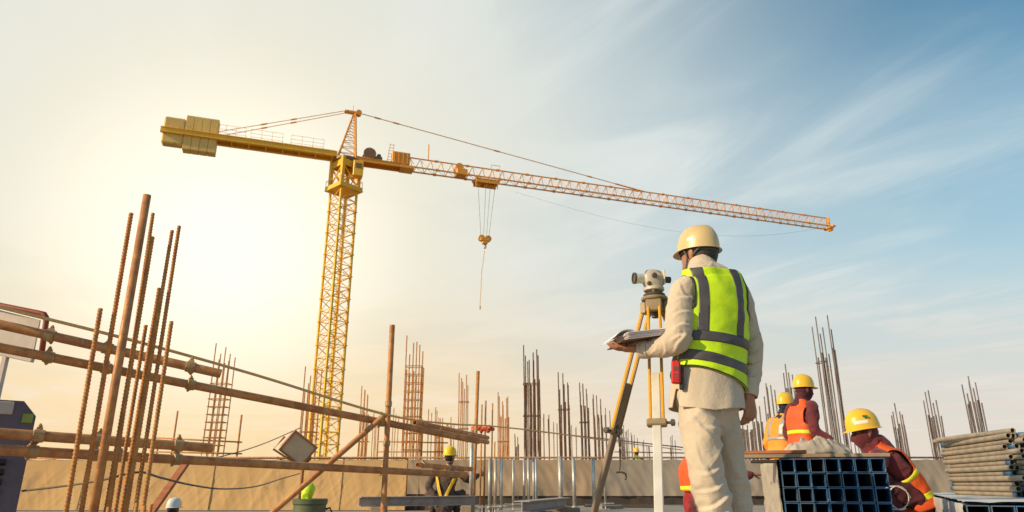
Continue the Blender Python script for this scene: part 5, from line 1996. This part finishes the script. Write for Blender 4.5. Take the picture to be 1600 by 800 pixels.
lat = V((0.965, 0.262, 0))
fw = V((-0.262, 0.965, 0))
tors = []
for py, cx_, a, b in ((628, 1105, 0.163, 0.130), (604, 1106, 0.163, 0.130), (578, 1108, 0.158, 0.118), (545, 1110, 0.158, 0.112), (510, 1111, 0.166, 0.114), (478, 1111, 0.175, 0.116), (455, 1110, 0.176, 0.108), (440, 1108, 0.160, 0.092), (430, 1105, 0.128, 0.078), (421, 1101, 0.088, 0.068), (411, 1097, 0.060, 0.060)):
    p = sp(cx_, py)
    tors.append((V((p.x, SY + (0.03 if py < 430 else 0), p.z)), a, b))
Jm = dict(pelvis=sp(1108, 622), waist=sp(1110, 580), chest=sp(1113, 490), neck=sp(1098, 420, 3.53), head=sp(1092, 404, 3.56),
          face=(math.sin(rad(-40)), math.cos(rad(-40)), -0.06), up=(0, 0.0, 1), lat=lat, foot=(-0.3, 0.95, 0),
          shR=sp(1153, 456, 3.57), elR=sp(1174, 543, 3.56), wrR=sp(1171, 622, 3.50),
          shL=sp(1070, 453, 3.44), elL=sp(1062, 531, 3.38), wrL=sp(1004, 545, 3.50),
          hipR=sp(1132, 640, 3.56), knR=sp(1145, 735, 3.55), anR=V((sp(1156, 800).x, 3.57, 0.09)),
          hipL=sp(1086, 640, 3.45), knL=sp(1102, 735, 3.44), anL=V((sp(1119, 800).x, 3.44, 0.09)))
Jm['handR'] = ((-0.02, 0.10, -1), (-0.45, 0.9, 0.05), (-0.9, -0.42, 0.0))
Jm['handL'] = ((-0.97, 0.16, 0.02), (0.05, 0.10, 1.0), (0.12, 0.98, -0.05))
armR = [(sp(1138, 447, 3.56), 0.050, 0.058), (sp(1153, 458, 3.57), 0.060, 0.066), (sp(1163, 490, 3.57), 0.058, 0.062), (sp(1173, 530, 3.57), 0.056, 0.056), (sp(1176, 550, 3.565), 0.054, 0.054), (sp(1175, 585, 3.55), 0.047, 0.049), (sp(1171, 604, 3.52), 0.041, 0.043), (sp(1170, 613, 3.515), 0.039, 0.040)]
armL = [(sp(1084, 444, 3.46), 0.050, 0.060), (sp(1070, 453, 3.44), 0.066, 0.070), (sp(1063, 480, 3.42), 0.068, 0.068), (sp(1060, 512, 3.39), 0.066, 0.066), (sp(1058, 532, 3.38), 0.062, 0.062), (sp(1040, 541, 3.42), 0.056, 0.056), (sp(1020, 545, 3.46), 0.047, 0.047), (sp(1006, 546, 3.49), 0.042, 0.040)]
gnd = lambda px, Y, z: V((sp(px, 800, Y).x, Y, z))
legL = [(sp(1088, 618, 3.46), 0.080, 0.104), (sp(1090, 655, 3.45), 0.084, 0.104), (sp(1096, 695, 3.44), 0.083, 0.096), (sp(1103, 735, 3.44), 0.079, 0.088), (sp(1111, 770, 3.445), 0.077, 0.087), (sp(1117, 800, 3.45), 0.073, 0.082), (gnd(1120, 3.46, 0.14), 0.076, 0.088), (gnd(1121, 3.46, 0.05), 0.086, 0.098)]
legR = [(sp(1127, 618, 3.55), 0.074, 0.098), (sp(1130, 655, 3.56), 0.076, 0.098), (sp(1136, 695, 3.56), 0.070, 0.090), (sp(1143, 735, 3.565), 0.066, 0.084), (sp(1150, 770, 3.57), 0.064, 0.082), (sp(1155, 800, 3.57), 0.060, 0.078), (gnd(1157, 3.58, 0.14), 0.062, 0.082), (gnd(1157, 3.58, 0.05), 0.074, 0.092)]


def zt(p):
    return p[0].z - 0.16 * 0


def arm_hole(p):
    z = p[0].z
    w = 0.148 + 0.06 * max(0.0, min(1.0, (1.30 - z) / 0.07)) + 0.03 * max(0, (z - 1.45)) / 0.1
    return w - abs(p[1])


hem = lambda p: p[0].z - (0.935 - 0.36 * p[1] - 0.02 * p[2] / 0.1)
cutv = [hem, arm_hole, lambda p: 1.508 - p[0].z]
band = lambda z0, t, k: [lambda p: p[0].z + k * p[1] - z0, lambda p: z0 + t - p[0].z - k * p[1]]
strip = lambda c_, w, lo: [lambda p: p[1] - (c_ - w / 2), lambda p: (c_ + w / 2) - p[1], lambda p: p[0].z + 0.12 * p[1] - lo]
vest_m = dict(mat='hivis', off=0.014, cut=cutv, bands=[
    ('reflective_band', 'tape_grey', 0.003, band(1.112, 0.050, 0.12)),
    ('reflective_band', 'tape_grey', 0.003, band(1.003, 0.048, 0.24)),
    ('reflective_strip', 'tape_grey', 0.0035, strip(-0.104, 0.047, 1.162)),
    ('reflective_strip', 'tape_grey', 0.0035, strip(0.086, 0.044, 1.162)),
    ('edge_binding', 'black', 0.005, [lambda p: 0.011 - arm_hole(p), lambda p: p[1]]),
    ('edge_binding', 'black', 0.005, [lambda p: 0.011 - arm_hole(p), lambda p: -p[1]]),
    ('edge_binding', 'black', 0.005, [lambda p: 0.006 - hem(p)]),
], wrinkle=lambda p: 0.007 * ridge(fbm(p + V((3, 1, 0)), (7, 7, 4))) + 0.004 * ridge(fbm(p + V((0, 0, 2)), (5, 5, 15))) + 0.003 * fbm(p, (20, 20, 20)) + 0.008 * max(0, 1.0 - abs(p.z - 1.08) / 0.2) * ridge(fbm(p + V((9, 0, 0)), (5, 5, 11))))
def px_folds(L):
    out = []
    for x0, y0, x1, y1, h, w in L:
        a_, b_ = sp(x0, y0), sp(x1, y1)
        out.append((a_.x, a_.z, b_.x, b_.z, h, w))
    return seg_folds(out)


TF = px_folds([(1074, 640, 1126, 672, 0.014, 0.020), (1066, 655, 1118, 700, 0.012, 0.018), (1090, 668, 1132, 684, 0.012, 0.014), (1070, 690, 1108, 765, 0.010, 0.020), (1128, 688, 1100, 722, 0.012, 0.016),
               (1082, 742, 1128, 728, 0.010, 0.014), (1082, 770, 1130, 752, 0.011, 0.014), (1088, 796, 1138, 772, 0.013, 0.014), (1092, 815, 1140, 796, 0.013, 0.013),
               (1134, 660, 1158, 700, 0.009, 0.016), (1136, 748, 1168, 760, 0.010, 0.013), (1138, 768, 1172, 782, 0.011, 0.013), (1140, 790, 1174, 802, 0.012, 0.013), (1150, 690, 1156, 745, 0.008, 0.014)])
SF = px_folds([(1040, 486, 1080, 470, 0.009, 0.014), (1038, 508, 1082, 494, 0.010, 0.013), (1040, 524, 1084, 518, 0.011, 0.012), (1036, 540, 1078, 536, 0.010, 0.012), (1046, 560, 1056, 528, 0.010, 0.012), (1028, 560, 1036, 532, 0.009, 0.011), (1014, 558, 1020, 536, 0.007, 0.010), (1050, 450, 1066, 478, 0.008, 0.013),
               (1160, 470, 1178, 490, 0.008, 0.013), (1158, 500, 1186, 516, 0.010, 0.013), (1160, 538, 1194, 522, 0.011, 0.012), (1160, 554, 1194, 548, 0.011, 0.012), (1160, 572, 1192, 566, 0.009, 0.012), (1158, 592, 1188, 586, 0.008, 0.011), (1172, 480, 1186, 540, 0.007, 0.014)])
sur = person('person', 'surveyor in lime vest and cream helmet seen from behind holding papers', Jm, s=1.0, tors=tors, arms={'R': armR, 'L': armL},
             legs={'L': legL, 'R': legR}, vest=vest_m, voxel=0.005, cvox=0.007, wr=0.0045, sfold=SF, tfold=TF, curl=(0.85, 0.22),
             hel=('helmet_cream', dict(peak=0.018, tilt=0.10, k_size=0.89, surface_patch=(rad(-98), 0.052, 0.16, 0.010, 'off_white'))))  # small off-white patch on the left of the helmet shell
# shirt tail hanging over the trousers
tl = loft_rings([(sp(1103, 646), 0.174, 0.156), (sp(1104, 628), 0.173, 0.152), (sp(1105, 606), 0.170, 0.143), (sp(1107, 584), 0.164, 0.130)], lat, 120, 8, 2.2)
polys = []
for ring_i in range(len(tl)):
    for k in range(120):
        p = tl[ring_i][k]
        n_ = (p[0] - tl[ring_i][(k + 60) % 120][0]).normalized()
        w = 1 - ring_i / (len(tl) - 1)
        tl[ring_i][k] = (p[0] + n_ * (0.016 * w * math.sin(k * 0.42) * fbm(p[0], (5, 5, 2)) + 0.010 * w * fold(fbm(p[0] + V((2, 0, 0)), (9, 9, 3)))),) + p[1:]
polys = [[tl[i][k], tl[i][(k + 1) % 120], tl[i + 1][(k + 1) % 120], tl[i + 1][k]] for i in range(len(tl) - 1) for k in range(120)]
polys = clip(polys, lambda p: p[0].z - (0.795 + 0.020 * math.sin(p[1] * 9) - 0.05 * p[1]))
# side vent on the left hip
polys = clip(polys, lambda p: max(abs(p[2] + 0.02) - 0.012 - max(0, 0.90 - p[0].z) * 0.18, p[0].z - 0.90, p[1] + 0.10))
o = put_mesh('shirt_tail', poly_mesh(polys), 'shirt', sur, True)
thicken(o, 0.004)
# shirt collar
nk = Jm['neck']
cl = loft_rings([(nk + V((0, -0.01, -0.035)), 0.085, 0.080), (nk + V((-0.004, 0.0, 0.005)), 0.072, 0.072), (nk + V((-0.008, 0.01, 0.040)), 0.066, 0.070)], lat, 48, 5)
polys = [[cl[i][k], cl[i][(k + 1) % 48], cl[i + 1][(k + 1) % 48], cl[i + 1][k]] for i in range(len(cl) - 1) for k in range(48)]
o = put_mesh('collar', poly_mesh(polys), 'shirt', sur, True)
thicken(o, 0.006)
# turned cuffs
for ar, nm in ((armR, 'cuff'), (armL, 'cuff')):
    a_, b_ = ar[-1][0], ar[-2][0]
    d_ = (a_ - b_).normalized()
    cr = loft_rings([(a_ - d_ * 0.030, ar[-1][1] + 0.003, ar[-1][2] + 0.003), (a_ - d_ * 0.005, ar[-1][1] + 0.004, ar[-1][2] + 0.004), (a_ + d_ * 0.020, ar[-1][1] + 0.001, ar[-1][2] + 0.001)], lat, 28, 4)
    pl_ = [[cr[i][k], cr[i][(k + 1) % 28], cr[i + 1][(k + 1) % 28], cr[i + 1][k]] for i in range(len(cr) - 1) for k in range(28)]
    thicken(put_mesh(nm, poly_mesh(pl_), 'shirt', sur, True), 0.004)
# belt pouch radio
rc = sp(1056, 582, 3.37)
Rr = Matrix.Rotation(rad(-12), 3, 'Z') @ Matrix.Rotation(rad(4), 3, 'Y')
rd = thing('handheld_radio', rc - V((0, 0, 0.06)), 'red handheld radio clipped at the left hip of the surveyor', 'radio')
MB().box(rc, (0.044, 0.034, 0.110), Rr, 0.008).build('case', 'radio_red', rd)
MB().box(rc + Rr @ V((0.002, -0.0175, 0.018)), (0.026, 0.003, 0.020), Rr, 0.001).build('display', 'level_dark', rd)
for k in range(3):
    MB().box(rc + Rr @ V((0.0, -0.0175, -0.012 - 0.012 * k)), (0.026, 0.003, 0.004), Rr).build('grille_slot', 'level_dark', rd)
MB().tube(rc + Rr @ V((0.012, 0, 0.053)), rc + Rr @ V((0.012, 0, 0.085)), 0.006, 8).build('antenna', 'black', rd, True)
MB().box(rc + Rr @ V((0.027, 0.012, -0.02)), (0.022, 0.03, 0.12), Rr, 0.004).build('holster', 'black', rd)
# clipboard with papers on the left forearm
ca_ = [sp(962, 533, 3.50), sp(1040, 527, 3.52), sp(1040, 518, 3.76), sp(978, 520, 3.76)]
cb_ = thing('clipboard', sum(ca_, V()) / 4, 'brown clipboard with loose papers resting on the left forearm of the surveyor', 'clipboard')
zb = Jm['wrL'].z + 0.020
wl = Jm['wrL']
q = [V((wl.x - 0.120, wl.y - 0.105, zb)), V((wl.x + 0.120, wl.y - 0.085, zb + 0.034)), V((wl.x + 0.085, wl.y + 0.20, zb + 0.040)), V((wl.x - 0.155, wl.y + 0.18, zb + 0.006))]


def slab(q, t, m, name, par, lift=0.0):
    n_ = (q[1] - q[0]).cross(q[3] - q[0]).normalized()
    a = [p + n_ * lift for p in q]
    return MB().add(a + [p + n_ * t for p in a], [(3, 2, 1, 0), (4, 5, 6, 7), (0, 1, 5, 4), (1, 2, 6, 5), (2, 3, 7, 6), (3, 0, 4, 7)]).build(name, m, par)


slab(q, 0.004, 'clip_board', 'board', cb_)
ctr = sum(q, V()) / 4
for k in range(9):
    R = Matrix.Rotation(rad((-2, 1.5, -1.5, 2.5, 1, -3, 2, -1, 3)[k]), 3, 'Z')
    slab([ctr + V((0.02, -0.012 - 0.003 * k, 0)) + R @ ((p - ctr) * 0.97) for p in q], 0.0030, 'paper', 'paper_sheet', cb_, 0.0045 + k * 0.0036)
# one bent sheet hanging over the left end
vs, fs = [], []
for i in range(9):
    u = i / 8
    for j in range(5):
        w = j / 4
        a = q[0].lerp(q[3], w)
        b = q[1].lerp(q[2], w)
        d_ = (a - b).normalized()
        vs.append(b.lerp(a, 0.66) + d_ * (0.115 * u) + V((0, 0, 0.038 + 0.026 * math.sin(u * 2.4) - 0.030 * u * u)))
for i in range(8):
    for j in range(4):
        a = i * 5 + j
        fs.append((a, a + 1, a + 6, a + 5))
thicken(MB().add(vs, fs).build('paper_sheet', 'paper', cb_, True), 0.0012)
mb = MB().box(q[1].lerp(q[2], 0.5) + V((-0.02, 0, 0.03)), (0.03, 0.09, 0.008), Matrix.Rotation(rad(12), 3, 'Z'), 0.002)
mb.build('clip', 'galv', cb_)

# ------------------------------------------------------------------ the other workers
UP = V((0, 0, 1))


def turn(az):
    "facing and right-hand vectors for a heading clockwise from straight ahead"
    f = V((math.sin(rad(az)), math.cos(rad(az)), 0))
    return f, V((f.y, -f.x, 0))


def standing(x, y, ground, az, s, lean=0.0, head_az=None):
    f, r = turn(az)
    o = V((x, y, ground))
    P = lambda fw_, rt_, up_: o + f * (fw_ + lean * max(0, up_ - 0.85 * s)) + r * rt_ + UP * up_
    hf, _ = turn(az if head_az is None else head_az)
    J = dict(pelvis=P(0, 0, 0.90 * s), waist=P(0, 0, 1.03 * s), chest=P(0.0, 0, 1.24 * s), neck=P(0.02, 0, 1.46 * s), head=P(0.05, 0, 1.60 * s), face=hf, lat=r, foot=f, ground=ground,
             shR=P(0, 0.19 * s, 1.38 * s), elR=P(-0.02, 0.24 * s, 1.10 * s), wrR=P(0.10, 0.23 * s, 0.88 * s), shL=P(0, -0.19 * s, 1.38 * s), elL=P(-0.02, -0.24 * s, 1.10 * s), wrL=P(0.10, -0.23 * s, 0.88 * s),
             hipR=P(0, 0.09 * s, 0.86 * s), knR=P(0.02, 0.10 * s, 0.48 * s), anR=P(0, 0.11 * s, 0.09 * s), hipL=P(0, -0.09 * s, 0.86 * s), knL=P(0.02, -0.10 * s, 0.48 * s), anL=P(0, -0.11 * s, 0.09 * s))
    J['handR'] = (f * 0.4 - UP, -r, f)
    J['handL'] = (f * 0.4 - UP, r, f)
    return J


def safety_vest(m, tape, s, z_hi, bands=(0.10, 0.26), h_arm=0.36, lo=0.06, strips=True):
    "cut by distance along the torso path"
    ah = lambda p: (0.150 * s + 0.07 * max(0.0, min(1.0, (h_arm - p[3]) / 0.06))) - abs(p[1])
    cut = [lambda p: p[3] - lo, ah, lambda p: z_hi - p[3], lambda p: max(0.012 * s + 0 * p[1], abs(p[1]) - 0.012 * s + 0.012) if p[2] > 0 else 1]
    bd_ = []
    for b in bands:
        bd_.append(('reflective_band', tape, 0.003, [lambda p, b=b: p[3] - b, lambda p, b=b: b + 0.042 - p[3]]))
    for c_ in (-0.095 * s, 0.095 * s) if strips else ():
        bd_.append(('reflective_strip', tape, 0.0035, [lambda p, c_=c_: p[1] - c_ + 0.026, lambda p, c_=c_: c_ + 0.026 - p[1], lambda p: p[3] - max(bands) - 0.05]))
    return dict(mat=m, off=0.018, cut=cut, bands=bd_)


# worker standing behind the bundle, facing right
s3 = 0.92
p = at(1259, 715, 8.0)
J = standing(p.x - 0.02, 8.0, 0, 72, s3, 0.10, 78)
J['elR'] = J['shR'] + V((-0.03, -0.06, -0.26))
J['wrR'] = J['elR'] + V((0.17, -0.05, -0.13))
person('person', 'standing worker in maroon hood, orange vest and yellow helmet facing right', J, 'workers on the deck', s3, 'skin_dark', 'maroon', 'maroon_dark',
       safety_vest('hivis_orange', 'tape_lime', s3, 0.62, (0.24,), strips=False), ('helmet_yellow', dict(peak=0.035, strap=False)), False, 'maroon_dark', 0.008, 0.010, arm_r=0.060, wr=0.007)
# his neighbour, half hidden, bending
p = at(1221, 720, 8.5)
J = standing(p.x, 8.5, 0, 62, 0.84, 0.22, 62)
person('person', 'half hidden worker in amber vest and navy scarf left of the standing one', J, 'workers on the deck', 0.88, 'skin_dark', 'hivis_amber', 'navy',
       safety_vest('hivis_amber', 'tape_silver', 0.88, 0.58), ('helmet_yellow', dict(peak=0.03, strap=False)), False, 'navy', 0.009, 0.011, arm_r=0.062, wr=0.008)
# crouching worker with a face scarf, facing left
Yw = 6.0
f, r = turn(-84)
J = dict(pelvis=at(1430, 786, Yw), waist=at(1414, 757, Yw), chest=at(1388, 727, Yw), neck=at(1365, 702, Yw), head=at(1351, 678, Yw), face=f + V((0, 0, -0.12)), lat=r, foot=f,
         shR=at(1372, 712, Yw + 0.18), elR=at(1350, 752, Yw + 0.2), wrR=at(1316, 768, Yw + 0.1), shL=at(1374, 716, Yw - 0.17), elL=at(1362, 765, Yw - 0.22), wrL=at(1325, 776, Yw - 0.16))
x0, xk = at(1420, 790, Yw).x, at(1362, 790, Yw).x
for sd, dy in (('R', 0.10), ('L', -0.10)):
    J['hip' + sd] = V((x0, Yw + dy, 0.36))
    J['kn' + sd] = V((xk, Yw + dy * 1.5, 0.46))
    J['an' + sd] = V((xk + 0.16, Yw + dy * 1.4, 0.09))
    J['hand' + sd] = (f * 0.9 - UP * 0.3, -UP if sd == 'L' else -UP, r * (-1 if sd == 'R' else 1))
hd, nk_ = J['head'], J['neck']
w5 = person('person', 'crouching worker in maroon face scarf and yellow helmet beside the tube bundle', J, 'workers on the deck', 1.0, 'skin_dark', 'maroon', 'maroon_dark',
            safety_vest('hivis_orange', 'tape_lime', 1.0, 0.66, (0.13, 0.30), strips=False), ('helmet_yellow', dict(peak=0.02, strap=False, k_size=1.03, surface_patch=(rad(-72), 0.052, 0.42, 0.013, 'off_white'))), False, 'maroon', 0.007, 0.009, arm_r=0.058, wr=0.007,
            cape=[(hd + V((0.05, 0, -0.02)), 0.06, 0.05), (nk_ + V((0.10, 0, 0.03)), 0.075, 0.05), (nk_ + V((0.18, 0, -0.09)), 0.07, 0.035), (nk_ + V((0.27, 0, -0.20)), 0.05, 0.025)])
hm_ = [o for o in w5.children if o.name.startswith('helmet')][0]
c = hd + V((-0.03, -0.113, 0.135))
MB().box(c, (0.045, 0.006, 0.018), Matrix.Rotation(rad(-14), 3, 'X'), 0.002).build('emblem', 'label_green', hm_)
# hose coil and magenta cloth at his knees
p0 = at(1402, 778, 5.55)
pts = [p0 + V((0.10 * math.cos(a) * (1 - a * 0.02), 0.04 * math.sin(a * 0.5), 0.085 * math.sin(a))) for a in [0.35 * k for k in range(34)]]
tag(MB().path(pts, 0.0045, 6).build('hose_coil', 'off_white', None, True), 'loose white hose coil hanging at the knees of the crouching worker', 'hose')
# worker behind the surveyor's legs, reaching to the bundle
Yw = 6.9
f, r = turn(80)
J = dict(pelvis=at(1092, 788, Yw), waist=at(1090, 766, Yw), chest=at(1088, 738, Yw), neck=at(1104, 712, Yw), head=at(1117, 698, Yw), face=f, lat=r, foot=f,
         shR=at(1101, 728, Yw - 0.18), elR=at(1138, 747, Yw - 0.26), wrR=at(1176, 741, Yw - 0.24), shL=at(1098, 725, Yw + 0.18), elL=at(1120, 756, Yw + 0.2), wrL=at(1150, 760, Yw + 0.15))
x0, xk = at(1095, 790, Yw).x, at(1142, 790, Yw).x
for sd, dy in (('R', -0.10), ('L', 0.10)):
    J['hip' + sd] = V((x0, Yw + dy, 0.34))
    J['kn' + sd] = V((xk, Yw + dy * 1.2, 0.44))
    J['an' + sd] = V((xk - 0.20, Yw + dy * 1.3, 0.09))
J['handR'] = (f + UP * 0.0, -UP, f.cross(UP) * -0.3 + V((0, 1, 0)))
J['handL'] = (f, -UP, V((0, -1, 0)))
person('person', 'worker in orange vest squatting behind the legs of the surveyor, one arm out', J, 'workers on the deck', 1.0, 'skin', 'maroon', 'red_cloth',
       safety_vest('hivis_orange', 'tape_lime', 1.0, 0.60, (0.225,), lo=0.215, strips=False), ('helmet_yellow', dict(peak=0.03, strap=False)), True, None, 0.008, 0.010, arm_r=0.056, wr=0.007, curl=(0.6, 0.6))
# crouching worker with a yellow harness, from behind
Yw = 12.2
f, r = turn(6)
J = dict(pelvis=at(694, 788, Yw), waist=at(695, 772, Yw), chest=at(698, 748, Yw), neck=at(701, 727, Yw), head=at(703, 715, Yw + 0.03), face=turn(35)[0], lat=r, foot=f,
         shR=at(716, 738, Yw), elR=at(733, 750, Yw + 0.05), wrR=at(747, 742, Yw + 0.15), shL=at(680, 738, Yw), elL=at(670, 760, Yw - 0.02), wrL=at(681, 778, Yw - 0.08))
for sd, dx_ in (('R', 0.12), ('L', -0.12)):
    b_ = J['pelvis']
    J['hip' + sd] = V((b_.x + dx_ * 0.8, Yw, 0.20))
    J['kn' + sd] = V((b_.x + dx_ * 2.2, Yw + 0.30, 0.30))
    J['an' + sd] = V((b_.x + dx_ * 1.6, Yw + 0.10, 0.09))
J['handR'] = (V((1, 0.3, 0.2)), V((0, 1, 0)), UP)
J['handL'] = (V((0.5, 0, -0.8)), V((0, 1, 0)), V((1, 0, 0.3)))
hn = dict(mat='harness', off=0.020, cut=[lambda p: 0.024 - abs(abs(p[1]) - (0.012 + 0.36 * max(0.0, p[3] - 0.14))), lambda p: p[3] - 0.14, lambda p: 0.52 - p[3]], bands=[])
person('person', 'crouching worker in dark clothes with yellow harness straps and bright yellow helmet', J, 'workers on the deck', 0.95, 'skin', 'camo', 'camo',
       hn, ('helmet_bright', dict(peak=0.03, strap=False)), True, None, 0.009, 0.011, arm_r=0.066, wr=0.009)
# worker down in the stair opening, only the white helmet shows
p = at(270, 777, 12.2)
sc_ = (p.z + 1.52) / 1.80
J = standing(p.x, 12.2, -1.52, 20, sc_)
person('person', 'white helmeted worker standing low in the stair opening at the left', J, 'workers on the deck', sc_, 'skin_dark', 'maroon_dark', 'navy',
       None, ('helmet_white', dict(peak=0.03, strap=False)), True, None, 0.010, 0.012)
# distant worker beyond the fence
p = at(995, 699, 24.0)
sc_ = p.z / 1.80
J = standing(p.x, 24.0, 0, -30, sc_)
person('person', 'small distant worker in green and yellow beyond the fence between tripod legs', J, 'workers on the deck', sc_, 'skin', 'label_green', 'navy',
       safety_vest('hivis', 'tape_silver', sc_, 0.60), ('helmet_yellow', dict(peak=0.03, strap=False)), True, None, 0.012, 0.015)

# ------------------------------------------------------------------ odds and ends on the deck by the fence
rnd = random.Random(3)
CL = [(800, 15.2, 0.9, 12, 'plank', 'long'), (846, 14.6, 0.5, -30, 'plank', 'short'), (910, 15.6, 0.7, 5, 'dark_board', 'dark'), (955, 14.3, 0.6, 40, 'plank', 'slanting'), (1002, 15.0, 0.8, -12, 'dark_board', 'dark flat'), (690, 14.8, 0.8, 20, 'plank', 'brown')]
where = ['behind the four close middle posts', 'left of the stout pale post', 'right of the stout pale post', 'below the slanting tripod leg', 'left of the white tripod leg', 'behind the harnessed worker']
for (px, Y, L, a, m, ad), w in zip(CL, where):
    p = at(px, 790, Y)
    tag(MB().box((p.x, Y, 0.034), (L, 0.09, 0.06), Matrix.Rotation(rad(a), 3, 'Z'), 0.004).build('timber_offcut', m, None), '%s timber offcut on the deck %s' % (ad, w), 'timber', 'timber offcuts on the deck')
